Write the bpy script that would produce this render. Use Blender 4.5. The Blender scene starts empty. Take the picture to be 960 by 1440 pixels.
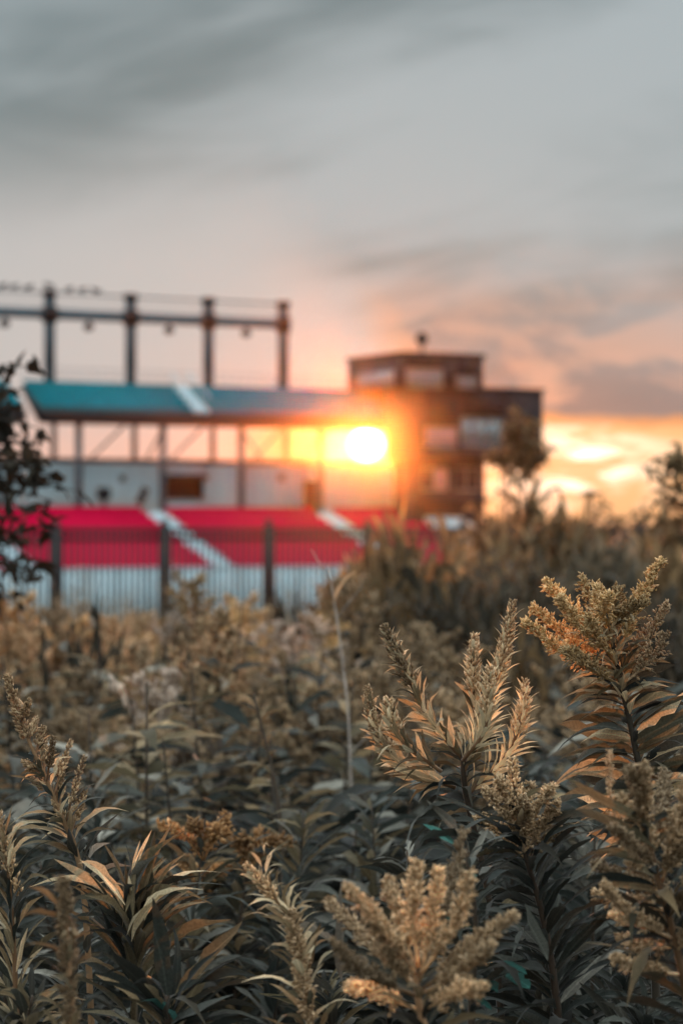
import bpy, math, random
import numpy as np
from mathutils import Vector, Matrix

S = bpy.context.scene
COL = S.collection
R = math.radians
random.seed(7)
rng = np.random.default_rng(7)

# ------------------------------------------------------------------ camera
H = 1.5                    # eye height
F, CX, HY = 3400.0, 480.0, 735.0
cam_d = bpy.data.cameras.new('camera')
cam = bpy.data.objects.new('camera', cam_d)
COL.objects.link(cam)
cam.location = (0, 0, H)
cam.rotation_euler = (R(90), 0, 0)
cam_d.sensor_width = 36
cam_d.lens = 85
cam_d.shift_y = 15 / 1440
cam_d.clip_start = 0.05
cam_d.clip_end = 9000
cam_d.dof.use_dof = True
cam_d.dof.focus_distance = 2.02
cam_d.dof.aperture_fstop = 9.0
S.camera = cam

# ------------------------------------------------------------------ render settings
S.view_settings.view_transform = 'Standard'
S.view_settings.look = 'None'
S.view_settings.gamma = 1
S.view_settings.exposure = 0.0
S.cycles.max_bounces = 6
S.cycles.diffuse_bounces = 3
S.cycles.glossy_bounces = 2
S.cycles.transmission_bounces = 4
S.cycles.transparent_max_bounces = 8
S.cycles.volume_bounces = 0
S.cycles.caustics_reflective = False
S.cycles.caustics_refractive = False

# ------------------------------------------------------------------ sky and sun
SUN_AZ = (515 - CX) / F
SUN_EL = (HY - 625) / F
W = bpy.data.worlds.new('World')
S.world = W
W.use_nodes = True
nt = W.node_tree
nt.nodes.clear()
def N(t, **kw):
    n = nt.nodes.new(t)
    for k, v in kw.items(): setattr(n, k, v)
    return n
def plug(sock, v):
    if hasattr(v, 'is_output'): nt.links.new(v, sock)
    else: sock.default_value = v
def M(op, a, b=None, c=None, clamp=False):
    n = N('ShaderNodeMath', operation=op, use_clamp=clamp)
    plug(n.inputs[0], a)
    if b is not None: plug(n.inputs[1], b)
    if c is not None: plug(n.inputs[2], c)
    return n.outputs[0]
def mixc(f, a, b):
    n = N('ShaderNodeMix', data_type='RGBA')
    plug(n.inputs[0], f)
    for s, v in ((n.inputs[6], a), (n.inputs[7], b)):
        if isinstance(v, tuple): v = (*v, 1)
        plug(s, v)
    return n.outputs[2]
def addc(a, b):
    n = N('ShaderNodeMix', data_type='RGBA', blend_type='ADD')
    n.inputs[0].default_value = 1
    plug(n.inputs[6], a); plug(n.inputs[7], b)
    return n.outputs[2]
def scalec(col, f):
    n = N('ShaderNodeVectorMath', operation='SCALE')
    if isinstance(col, tuple): n.inputs[0].default_value = col
    else: nt.links.new(col, n.inputs[0])
    plug(n.inputs['Scale'], f)
    return n.outputs[0]
def mapr(v, a, b, c=0., d=1., smooth=True):
    n = N('ShaderNodeMapRange')
    n.interpolation_type = 'SMOOTHSTEP' if smooth else 'LINEAR'
    plug(n.inputs[0], v)
    for i, x in enumerate((a, b, c, d)): plug(n.inputs[i + 1], x)
    return n.outputs[0]
def comb(x, y, z=0.):
    n = N('ShaderNodeCombineXYZ')
    for i, v in enumerate((x, y, z)): plug(n.inputs[i], v)
    return n.outputs[0]
def noise(vec, scale, detail=4, rough=.55, dist=0.):
    n = N('ShaderNodeTexNoise')
    nt.links.new(vec, n.inputs['Vector'])
    n.inputs['Scale'].default_value = scale
    n.inputs['Detail'].default_value = detail
    n.inputs['Roughness'].default_value = rough
    n.inputs['Distortion'].default_value = dist
    return n.outputs[0]

tc = N('ShaderNodeTexCoord')
sep = N('ShaderNodeSeparateXYZ')
nt.links.new(tc.outputs['Generated'], sep.inputs[0])
dx, dy, dz = sep.outputs
az = M('ARCTAN2', dx, dy)
el = M('ARCSINE', M('MAXIMUM', dz, -0.02))
zz = M('ADD', M('MAXIMUM', dz, 0.0), 0.25)
px_, py_ = M('DIVIDE', dx, zz), M('DIVIDE', dy, zz)
tilt = M('ADD', py_, M('MULTIPLY', px_, 0.45))
n_big = noise(comb(M('MULTIPLY', px_, .8), M('MULTIPLY', tilt, 1.5), 13.7), 1.15, 4, .5, .6)
n_mid = noise(comb(M('MULTIPLY', px_, 2.2), M('MULTIPLY', tilt, 3.0), 8.1), 1.0, 4, .5, 1.6)
n_puf = noise(comb(M('MULTIPLY', az, 9.), M('MULTIPLY', el, 20.), 2.4), 1.7, 5, .6, .5)
# facing toward the sunset, 1 in front, 0 behind
west = mapr(dy, -0.6, 1.0)
# high cloud sheet: blue grey with paler warm bands
shade = M('ADD', M('MULTIPLY', n_big, .70), M('MULTIPLY', n_mid, .30))
high = mixc(mapr(shade, .33, .60), (.16, .235, .265), (.39, .468, .505))
over = mixc(mapr(shade, .36, .66), (.74, .84, .90), (.98, 1.03, 1.06))
over = scalec(over, mapr(dz, .05, .95, .54, 2.1))
high = mixc(M('MAXIMUM', mapr(dz, .22, .6), mapr(dy, .75, .1)), high, over)
pink = mixc(mapr(shade, .34, .57), (.29, .345, .375), (.55, .515, .515))
low_w = mapr(el, .015, .125, 1., 0.)
deck = mixc(M('MULTIPLY', low_w, west), high, pink)
# warmth to the right of the sun, low over the horizon
daz = M('SUBTRACT', az, 0.095)
warm = M('MULTIPLY', mapr(M('ABSOLUTE', daz), .02, .2, 1., 0.), mapr(el, .035, .125, 1., 0.))
puff = mixc(mapr(n_puf, .43, .58), (.185, .175, .195), (.74, .39, .28))
deck = mixc(M('MULTIPLY', warm, .85), deck, puff)
# pale clear strip under the cloud deck
edge = M('ADD', .0432, M('MULTIPLY', M('SUBTRACT', n_puf, .5), .018))
edge_l = mapr(az, -.06, .075, .062, 0.)
strip = mapr(M('SUBTRACT', el, M('ADD', edge, edge_l)), -.003, M('ADD', .004, M('MULTIPLY', edge_l, 1.1)), 1., 0.)
strip = M('MULTIPLY', strip, 1.)
near = mapr(M('ABSOLUTE', M('SUBTRACT', az, .10)), .035, .10, 1., 0.)
strip_c = mixc(near, mixc(mapr(el, .02, .06), (.70, .51, .45), (.485, .515, .53)), (1.0, .55, .26))
lumps = mapr(noise(comb(M('MULTIPLY', az, 20.), M('MULTIPLY', el, 70.), 5.), 1.6, 4, .55), .44, .58)
glow_az = M('POWER', M('DIVIDE', M('SUBTRACT', az, .094), .036), 2.)
glow_el = M('POWER', M('DIVIDE', M('SUBTRACT', el, .024), .015), 2.)
core = M('EXPONENT', M('MULTIPLY', M('ADD', glow_az, glow_el), -1.))
strip_c = addc(strip_c, scalec((.55, .66, .62), M('MULTIPLY', core, M('ADD', .1, M('MULTIPLY', lumps, 1.7)))))
sky_dim = mapr(M('ABSOLUTE', M('SUBTRACT', az, .004)), .022, .055, 1., 0.)      # added darkening of the sky round the sun, to set off its disc
strip_c = mixc(M('MULTIPLY', M('MULTIPLY', sky_dim, mapr(el, .036, .048, 1., 0.)), .8), strip_c, (.34, .17, .11))
sky_w = mapr(M('ABSOLUTE', az), .35, 1.6, 1., 0.)
strip_c = mixc(sky_w, (.52, .58, .62), strip_c)
cloud = mixc(strip, deck, strip_c)
fringe = M('MULTIPLY', M('MULTIPLY', M('MULTIPLY', strip, M('SUBTRACT', 1., strip)), 3.2), near)
cloud = mixc(fringe, cloud, (.86, .34, .14))
# the disc of the sun and its aureole
sv = (math.sin(SUN_AZ) * math.cos(SUN_EL), math.cos(SUN_AZ) * math.cos(SUN_EL), math.sin(SUN_EL))
dist_n = N('ShaderNodeVectorMath', operation='DISTANCE')
nt.links.new(tc.outputs['Generated'], dist_n.inputs[0]); dist_n.inputs[1].default_value = sv
dsun = dist_n.outputs['Value']
disc = mapr(dsun, .0036, .0080, 1., 0.)
aur = M('EXPONENT', M('MULTIPLY', dsun, -150.))
aur2 = M('EXPONENT', M('MULTIPLY', dsun, -28.))
cloud = addc(cloud, scalec((1., .80, .55), M('MULTIPLY', disc, 14.)))
cloud = addc(cloud, scalec((.25, .09, .02), aur))
cloud = addc(cloud, scalec((.10, .03, .01), aur2))
nish = N('ShaderNodeTexSky', sky_type='NISHITA')
nish.sun_disc = False
nish.sun_elevation = SUN_EL
nish.sun_rotation = SUN_AZ
nish.air_density = 1.0
nish.dust_density = 2.0
SKY_STRENGTH = 0.1
skyc = mixc(.94, nish.outputs[0], scalec(cloud, 1 / SKY_STRENGTH))
bg = N('ShaderNodeBackground')
nt.links.new(skyc, bg.inputs[0]); bg.inputs[1].default_value = SKY_STRENGTH
out = N('ShaderNodeOutputWorld')
nt.links.new(bg.outputs[0], out.inputs[0])

sun_d = bpy.data.lights.new('sun', 'SUN')
sun_d.energy = 5.0
sun_d.angle = R(0.53)
sun_d.color = (1.0, .34, .09)
sun = bpy.data.objects.new('sun', sun_d)
COL.objects.link(sun)
sun.rotation_euler = Vector(sv).to_track_quat('Z', 'Y').to_euler()
sun.location = (0, 60, 40)

# ------------------------------------------------------------------ helpers
def tag(o, label=None, cat=None, group=None, kind=None):
    if label: o['label'] = label
    if cat: o['category'] = cat
    if group: o['group'] = group
    if kind: o['kind'] = kind
    return o
def empty(name, loc=(0, 0, 0), rz=0):
    o = bpy.data.objects.new(name, None)
    COL.objects.link(o)
    o.location = loc
    o.rotation_euler = (0, 0, rz)
    o.empty_display_size = .1
    return o
def link(name, mesh, parent=None, mw=None):
    o = bpy.data.objects.new(name, mesh)
    COL.objects.link(o)
    if parent: o.parent = parent
    if mw is not None: o.matrix_basis = mw
    return o
def copy_tree(o, parent=None):
    c = o.copy()
    COL.objects.link(c)
    c.parent = parent
    for ch in list(o.children): copy_tree(ch, c)
    return c

class MB:
    """collects verts and faces (any arity, fast path through numpy blocks)"""
    def __init__(s): s.v, s.f, s.n = [], [], 0
    def add(s, v, f):
        v = np.asarray(v, float).reshape(-1, 3)
        for fa in (f if isinstance(f, list) and f and isinstance(f[0], np.ndarray) else [np.asarray(f)]):
            s.f.append(fa + s.n)
        s.v.append(v); s.n += len(v)
    def box(s, x0, x1, y0, y1, z0, z1):
        v = [(x, y, z) for z in (z0, z1) for y in (y0, y1) for x in (x0, x1)]
        s.add(v, [(0, 2, 3, 1), (4, 5, 7, 6), (0, 1, 5, 4), (2, 6, 7, 3), (0, 4, 6, 2), (1, 3, 7, 5)])
        return s
    def prism(s, prof, x0, x1):
        """profile in (y, z), counter-clockwise or not, extruded along x"""
        n = len(prof)
        v = [(x0, y, z) for y, z in prof] + [(x1, y, z) for y, z in prof]
        s.add(v, [(i, (i + 1) % n, n + (i + 1) % n, n + i) for i in range(n)])
        s.n -= 2 * n; s.v.pop()
        s.v.append(np.asarray(v, float)); 
        s.f.append(np.asarray([list(range(n))[::-1]]) + s.n)
        s.f.append(np.asarray([[n + i for i in range(n)]]) + s.n)
        s.n += 2 * n
        return s
    def tube(s, pts, rad, k=6):
        pts = np.asarray(pts, float)
        n = len(pts)
        rad = np.broadcast_to(np.asarray(rad, float), (n,))
        t = np.gradient(pts, axis=0)
        t /= np.linalg.norm(t, axis=1)[:, None] + 1e-12
        ref = np.array([0.31, .2, .93]) if abs(t[:, 2]).mean() < .8 else np.array([1., .13, 0.])
        a = np.cross(t, ref); a /= np.linalg.norm(a, axis=1)[:, None] + 1e-12
        b = np.cross(t, a)
        ang = np.arange(k) * 2 * np.pi / k
        ring = (np.cos(ang)[None, :, None] * a[:, None] + np.sin(ang)[None, :, None] * b[:, None]) * rad[:, None, None]
        v = (pts[:, None] + ring).reshape(-1, 3)
        q = [(i * k + j, i * k + (j + 1) % k, (i + 1) * k + (j + 1) % k, (i + 1) * k + j) for i in range(n - 1) for j in range(k)]
        s.add(v, q)
        s.f.append(np.asarray([list(range(k))[::-1]]) + s.n - n * k)
        s.f.append(np.asarray([[(n - 1) * k + j for j in range(k)]]) + s.n - n * k)
        return s
    def ball(s, c, r, seg=8, rings=5):
        r = np.broadcast_to(np.asarray(r, float), (3,))
        v = []
        for i in range(rings + 1):
            th = math.pi * i / rings
            for j in range(seg):
                ph = 2 * math.pi * j / seg
                v.append((c[0] + r[0] * math.sin(th) * math.cos(ph), c[1] + r[1] * math.sin(th) * math.sin(ph), c[2] + r[2] * math.cos(th)))
        q = [(i * seg + j, (i + 1) * seg + j, (i + 1) * seg + (j + 1) % seg, i * seg + (j + 1) % seg) for i in range(rings) for j in range(seg)]
        s.add(v, q)
        return s
    def mesh(s, name, mat, smooth=False):
        me = bpy.data.meshes.new(name)
        v = np.concatenate(s.v)
        tot = np.concatenate([np.full(len(f), f.shape[1]) for f in s.f])
        idx = np.concatenate([f.ravel() for f in s.f])
        me.vertices.add(len(v)); me.vertices.foreach_set('co', v.ravel())
        me.loops.add(len(idx)); me.loops.foreach_set('vertex_index', idx.astype(np.int32))
        me.polygons.add(len(tot))
        st = np.concatenate([[0], np.cumsum(tot)[:-1]])
        me.polygons.foreach_set('loop_start', st.astype(np.int32))
        me.polygons.foreach_set('loop_total', tot.astype(np.int32))
        if smooth: me.polygons.foreach_set('use_smooth', np.ones(len(tot), bool))
        me.update(calc_edges=True)
        me.materials.append(mat)
        return me
    def build(s, name, mat, parent=None, smooth=False, mw=None):
        return link(name, s.mesh(name, mat, smooth), parent, mw)

# ------------------------------------------------------------------ materials
def mat_nodes(name):
    m = bpy.data.materials.new(name)
    m.use_nodes = True
    t = m.node_tree
    return m, t, t.nodes['Principled BSDF'], t.nodes['Material Output']
def surf(name, col, rough=.6, var=.25, scale=3., metal=0., bump=0., coord='Object', col2=None, stretch=(1, 1, 1), spec=.5):
    m, t, p, o = mat_nodes(name)
    tcn = t.nodes.new('ShaderNodeTexCoord')
    mp = t.nodes.new('ShaderNodeMapping'); mp.inputs['Scale'].default_value = stretch
    t.links.new(tcn.outputs[coord], mp.inputs[0])
    nz = t.nodes.new('ShaderNodeTexNoise')
    nz.inputs['Scale'].default_value = scale; nz.inputs['Detail'].default_value = 6; nz.inputs['Roughness'].default_value = .65
    t.links.new(mp.outputs[0], nz.inputs['Vector'])
    rp = t.nodes.new('ShaderNodeValToRGB')
    c2 = col2 or tuple(c * (1 - var) for c in col)
    rp.color_ramp.elements[0].position = .32; rp.color_ramp.elements[1].position = .68
    rp.color_ramp.elements[0].color = (*c2, 1); rp.color_ramp.elements[1].color = (*col, 1)
    t.links.new(nz.outputs[0], rp.inputs[0]); t.links.new(rp.outputs[0], p.inputs['Base Color'])
    p.inputs['Roughness'].default_value = rough
    p.inputs['Metallic'].default_value = metal
    p.inputs['Specular IOR Level'].default_value = spec
    if bump:
        b = t.nodes.new('ShaderNodeBump'); b.inputs['Strength'].default_value = bump; b.inputs['Distance'].default_value = .01
        t.links.new(nz.outputs[0], b.inputs['Height']); t.links.new(b.outputs[0], p.inputs['Normal'])
    return m
def plant_mat(name, c1, c2, c3=None, trans=.35, rough=.5, island=True, scale=40., spec=.07, rib=True, sheen=.2):
    """leafy matter: colour varies by piece (island and object), with a mottled grain and translucency"""
    m, t, p, o = mat_nodes(name)
    L = t.links.new
    geo = t.nodes.new('ShaderNodeNewGeometry'); oi = t.nodes.new('ShaderNodeObjectInfo')
    a = t.nodes.new('ShaderNodeMath'); a.operation = 'ADD'
    L(geo.outputs['Random Per Island'], a.inputs[0]); L(oi.outputs['Random'], a.inputs[1])
    fr = t.nodes.new('ShaderNodeMath'); fr.operation = 'FRACT'; L(a.outputs[0], fr.inputs[0])
    rp = t.nodes.new('ShaderNodeValToRGB')
    rp.color_ramp.elements[0].color = (*c1, 1); rp.color_ramp.elements[1].color = (*(c3 or c2), 1)
    if c3:
        e = rp.color_ramp.elements.new(.55); e.color = (*c2, 1)
    L(fr.outputs[0], rp.inputs[0])
    tcn = t.nodes.new('ShaderNodeTexCoord')
    nz = t.nodes.new('ShaderNodeTexNoise'); nz.inputs['Scale'].default_value = scale; nz.inputs['Detail'].default_value = 5
    L(tcn.outputs['Object'], nz.inputs['Vector'])
    mr = t.nodes.new('ShaderNodeMapRange')
    mr.inputs[1].default_value = .3; mr.inputs[2].default_value = .7; mr.inputs[3].default_value = .72; mr.inputs[4].default_value = 1.2
    L(nz.outputs[0], mr.inputs[0])
    ov = t.nodes.new('ShaderNodeMapRange'); ov.inputs[3].default_value = .5; ov.inputs[4].default_value = 1.45
    L(oi.outputs['Random'], ov.inputs[0])
    m0 = t.nodes.new('ShaderNodeMath'); m0.operation = 'MULTIPLY'; L(mr.outputs[0], m0.inputs[0]); L(ov.outputs[0], m0.inputs[1])
    mr = m0
    sc = t.nodes.new('ShaderNodeVectorMath'); sc.operation = 'SCALE'
    L(rp.outputs[0], sc.inputs[0]); L(mr.outputs[0], sc.inputs['Scale'])
    L(sc.outputs[0], p.inputs['Base Color'])
    if rib:
        sx = t.nodes.new('ShaderNodeSeparateXYZ'); L(tcn.outputs['Object'], sx.inputs[0])
        ab = t.nodes.new('ShaderNodeMath'); ab.operation = 'ABSOLUTE'; L(sx.outputs[1], ab.inputs[0])
        mm = t.nodes.new('ShaderNodeMapRange'); mm.inputs[1].default_value = .004; mm.inputs[2].default_value = .013; mm.inputs[3].default_value = 1.5; mm.inputs[4].default_value = 1.
        L(ab.outputs[0], mm.inputs[0])
        ml = t.nodes.new('ShaderNodeMath'); ml.operation = 'MULTIPLY'; L(mr.outputs[0], ml.inputs[0]); L(mm.outputs[0], ml.inputs[1]); L(ml.outputs[0], sc.inputs['Scale'])
    p.inputs['Sheen Weight'].default_value = sheen
    p.inputs['Sheen Roughness'].default_value = .4
    p.inputs['Roughness'].default_value = rough
    p.inputs['Specular IOR Level'].default_value = spec
    tr = t.nodes.new('ShaderNodeBsdfTranslucent'); L(sc.outputs[0], tr.inputs[0])
    mx = t.nodes.new('ShaderNodeMixShader'); mx.inputs[0].default_value = trans
    L(p.outputs[0], mx.inputs[1]); L(tr.outputs[0], mx.inputs[2]); L(mx.outputs[0], o.inputs[0])
    return m
def glass_mat(name, col):
    m, t, p, o = mat_nodes(name)
    p.inputs['Base Color'].default_value = (*col, 1)
    p.inputs['Roughness'].default_value = .06
    p.inputs['Specular IOR Level'].default_value = .9
    return m

MAT = dict(
    soil=surf('soil', (.06, .045, .03), .9, .4, 2., bump=.4, coord='Generated'),
    concrete=surf('pale_concrete', (.56, .75, .80), .8, .22, .8, bump=.1, stretch=(1, 1, .3)),
    wall=surf('painted_block_wall', (.58, .80, .86), .75, .18, .9, bump=.05, stretch=(1, 1, .25)),
    step=surf('grey_step_concrete', (.42, .44, .45), .85, .25, 1.),
    red=surf('crimson_seat_plastic', (.52, .0015, .042), .75, .16, 1.5, spec=.04),
    teal=surf('teal_seat_plastic', (.003, .165, .205), .75, .25, 1.2, spec=.04),
    steel=surf('slate_blue_painted_steel', (.10, .15, .175), .5, .25, 1.5, spec=.3),
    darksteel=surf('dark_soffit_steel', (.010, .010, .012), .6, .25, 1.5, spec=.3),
    iron=surf('black_iron', (.018, .017, .018), .5, .3, 6., spec=.3),
    brick=surf('dark_plum_brick', (.022, .014, .016), .85, .3, 6., bump=.2),
    clad=surf('charcoal_metal_cladding', (.013, .013, .017), .5, .22, 1.2, stretch=(4, 4, .3)),
    frame=surf('grey_window_frame', (.25, .28, .30), .5, .2, 4.),
    glass=glass_mat('window_glass', (.17, .24, .26)),
    glassp=glass_mat('pink_reflection_glass', (.34, .25, .26)),  # pink sky reflection put into the pane colour
    void=surf('unlit_interior', (.02, .017, .017), .9, .3, 2.),
    feather=surf('black_feather', (.012, .012, .014), .6, .3, 20.),
    bark=surf('brown_bark', (.06, .04, .028), .85, .4, 30., bump=.4),
    stem=plant_mat('dry_stem', (.13, .085, .045), (.24, .14, .075), trans=.08, scale=60),
    stemd=plant_mat('dark_stem', (.035, .03, .022), (.07, .05, .035), trans=.05, scale=60),
    stalk=plant_mat('bleached_stalk', (.30, .26, .22), (.40, .35, .30), trans=.1, scale=30),
    leaf=plant_mat('goldenrod_leaf', (.065, .062, .04), (.15, .122, .07), (.36, .265, .145), .38, .72),
    leaflit=plant_mat('pale_lit_goldenrod_leaf', (.42, .37, .24), (.62, .51, .32), (.78, .61, .37), .42, .72),  # pale leaf, lightened further to paint the light on tips
    leafshade=plant_mat('shaded_goldenrod_leaf', (.020, .025, .021), (.036, .039, .031), (.075, .066, .046), .3, .7),  # shade of the lower leaves and gaps painted into the colour
    leafteal=plant_mat('teal_reflection_leaf', (.05, .17, .145), (.10, .28, .24), trans=.4, rough=.45, spec=.5),  # teal reflection of the sky put into the leaf colour
    leafblue=plant_mat('grey_green_leaf', (.034, .043, .038), (.078, .084, .07), (.34, .33, .27), .3, .7),  # grey green with bluish shadow tone and pale highlight flecks painted in
    gold=plant_mat('golden_floret', (.40, .25, .095), (.62, .42, .19), (.80, .60, .33), .3, .6, scale=200),
    tanlit=plant_mat('lit_tan_floret', (.27, .175, .085), (.60, .43, .245), (.82, .64, .41), .35, .65, scale=200),  # brighter copy of the tan floret, light on near heads painted in
    tan=plant_mat('tan_floret', (.30, .20, .105), (.48, .34, .19), (.68, .52, .33), .3, .65, scale=200),
    brown=plant_mat('brown_floret', (.20, .135, .07), (.36, .25, .135), (.54, .40, .24), .25, .65, scale=200),
    rust=plant_mat('rust_floret', (.24, .12, .045), (.36, .20, .08), (.46, .29, .14), .3, .65, scale=200),
    fluff=plant_mat('pinkish_white_floret', (.46, .38, .30), (.62, .53, .44), trans=.35, rough=.7),
    shrub=plant_mat('olive_brown_shrub_leaf', (.11, .08, .045), (.21, .145, .075), (.36, .235, .115), .4, .55),
    shrubg=plant_mat('grey_olive_shrub_leaf', (.055, .05, .036), (.10, .082, .055), (.18, .135, .085), .35, .55),
    tree=plant_mat('dark_sapling_leaf', (.022, .02, .015), (.036, .031, .022), (.055, .043, .028), .2, .8),
    treef=plant_mat('far_tree_leaf', (.03, .035, .025), (.05, .05, .033), trans=.2),
    grass=plant_mat('dry_grass_blade', (.10, .09, .055), (.19, .15, .085), trans=.35),
)

# ------------------------------------------------------------------ ground
def gz(d):
    d = max(d, 0)
    if d < 56: return -.018 * d
    b = -.018 * 56
    if d < 100: return b + (-5.6 - b) * (lambda t: t * t * (3 - 2 * t))((d - 56) / 44)
    return -5.6
ys = [-3000, -400, -60, -8, 0, 5, 10, 20, 30, 40, 50, 56, 62, 70, 78, 86, 94, 100, 130, 180, 300, 700, 2000, 7000]
xs = [-5000, -1200, -300, -90, -40, -15, -5, 0, 5, 15, 40, 90, 300, 1200, 5000]
g = MB()
g.add([(x, y, gz(y)) for y in ys for x in xs],
      [(j * len(xs) + i, j * len(xs) + i + 1, (j + 1) * len(xs) + i + 1, (j + 1) * len(xs) + i) for j in range(len(ys) - 1) for i in range(len(xs) - 1)])
tag(g.build('ground', MAT['soil'], smooth=True), kind='structure')

# ------------------------------------------------------------------ stadium frame (turned 28.5 degrees)
TH = R(28.5)
cT, sT = math.cos(TH), math.sin(TH)
SX, SY = (280 - CX) * 140 / F, 140.0
def uof(px, v):
    k = (px - CX) / F
    return (k * (SY + v * cT) - SX + v * sT) / (cT - k * sT)
def depth(u, v): return SY + u * sT + v * cT
def zof(py, px, v): return H + (HY - py) / F * depth(uof(px, v), v)
def stadium_root(name): return empty(name, (SX, SY, 0), TH)

# lower grandstand: crimson rows, concrete treads, aisles, front wall
VB, NR = 11.5, 11
zf, zb = zof(802, 280, 0), zof(714, 280, VB)
gs = tag(stadium_root('lower_grandstand'), 'lower grandstand of crimson seat rows cut by pale sloping aisles', 'grandstand')
pit = VB / NR; ris = (zb - zf) / NR
uL, uR = uof(-260, 0), uof(690, 0)
aw = .75
aisles = [uof(a, VB) + .5 for a in (-62, 203, 440)] + [uof(575, VB)]
prof = [(0, -6)]
for i in range(NR):
    prof += [(i * pit, zf + i * ris - .45), ((i + 1) * pit, zf + i * ris - .45)]
prof += [(VB, -6)]
m = MB()
for i in range(NR):
    m.box(uL, uR, i * pit, VB + 3.4, (zf + (i - 1) * ris - .45) if i else -6., zf + i * ris - .45)
m.build('terrace', MAT['step'], gs)
bounds = [uL] + [x for a in aisles[:3] for x in (a - aw, a + aw)] + [aisles[3] - .5]
for k in range(0, len(bounds), 2):
    a, b = bounds[k], bounds[k + 1]
    for i in range(NR):
        y0, z0 = i * pit, zf + i * ris - .45
        m = MB()
        m.prism([(y0 + .30, z0 + .40), (y0 + .30, z0 + .45), (y0 + .68, z0 + .43), (y0 + .82, z0 + .86), (y0 + .87, z0 + .86), (y0 + .74, z0 + .38)], a + .05, b - .05)
        n = max(2, int((b - a) / 2.2))
        for j in range(n):
            u = a + .4 + j * (b - a - .8) / (n - 1)
            m.box(u - .03, u + .03, y0 + .42, y0 + .58, z0 + .002, z0 + .41)
        m.build('seat_row', MAT['red'], gs)
for a in aisles[:3]:
    m = MB()
    for i in range(NR * 2):
        y0, z0 = i * pit / 2, zf + i * ris / 2 - .10
        m.box(a - aw + .04, a + aw - .04, y0 + .004, y0 + pit / 2 + .02, z0 - .5, z0)
    m.build('aisle', MAT['concrete'], gs)
m = MB()
a0 = aisles[3]
m.prism([(-.4, zf - .3), (VB, zb - .1), (VB, zb + .35), (-.4, zf + .15)], a0 - .4, a0 + 2.3)
m.build('stair_parapet', MAT['concrete'], gs)
nb = 22
for j in range(nb):
    a, b = uL + j * (uR - uL) / nb, uL + (j + 1) * (uR - uL) / nb
    MB().box(a + .02, b - .02, -.32 + .01 * (j % 2), -.02, -5.5, zf + .12).build('wall_panel', MAT['concrete'], gs)
MB().box(uL, uR, -.36, .02, zf + .123, zf + .22).build('coping', MAT['concrete'], gs)

# concourse wall behind the seats
VW = 14.6
cw = tag(stadium_root('concourse_wall'), 'pale blue grey concourse wall with dark openings above the crimson seats', 'wall')
wz0, wz1 = zb - .42, zof(653, 280, VW)
wl, wr = uof(-240, VW), uof(620, VW)
o0, o1 = uof(230, VW), uof(288, VW)
oz0, oz1 = zof(701, 260, VW), zof(674, 260, VW)
segs = [wl, uof(-120, VW), uof(-5, VW), uof(112, VW), o0, o1, uof(345, VW), uof(432, VW), wr]
for a, b in zip(segs[:-1], segs[1:]):
    if a == o0:
        MB().box(a, b, VW, VW + .3, wz0, oz0).build('wall_panel', MAT['wall'], cw)
        MB().box(a, b, VW, VW + .3, oz1, wz1).build('wall_panel', MAT['wall'], cw)
    else:
        MB().box(a + .012, b - .012, VW, VW + .3, wz0, wz1).build('wall_panel', MAT['wall'], cw)
MB().box(o0, o1, VW + .9, VW + 1.0, oz0 - .1, oz1 + .1).box(o0 - .1, o0, VW + .31, VW + 1., oz0, oz1).box(o1, o1 + .1, VW + .31, VW + 1., oz0, oz1).box(o0 - .1, o1 + .1, VW + .31, VW + 1., oz1, oz1 + .1).box(o0 - .1, o1 + .1, VW + .31, VW + 1., oz0 - .1, oz0).build('opening', MAT['void'], cw)
MB().box(o0 - .1, o1 + .1, VW - .35, VW - .01, oz1, oz1 + .28).build('awning', MAT['darksteel'], cw)
MB().box(o0 - .05, o1 + .05, VW - .25, VW - .01, oz0 - .1, oz0).build('counter', MAT['frame'], cw)
MB().box(wl, wr, VW - .12, VW + .42, wz1, wz1 + .30).build('top_rail', MAT['darksteel'], cw)
for px, py, w in ((172, 673, 10), (395, 672, 12), (20, 672, 12)):
    u, z = uof(px, VW), zof(py, px, VW)
    f = MB().box(u - w / 50, u + w / 50, VW - .06, VW - .005, z - .22, z + .22).build('vent', MAT['steel'], cw)
    for j in range(4): MB().box(u - w / 55, u + w / 55, VW - .09, VW - .062, z - .18 + j * .1, z - .12 + j * .1).build('louvre', MAT['darksteel'], f)
u = uof(436, VW)
d_ = MB().box(u - .5, u + .45, VW - .08, VW - .01, wz0, zof(676, 436, VW)).build('door', MAT['darksteel'], cw)
MB().box(u - .40, u - .34, VW - .15, VW - .082, wz0 + 1., wz0 + 1.2).build('handle', MAT['frame'], d_)

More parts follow.
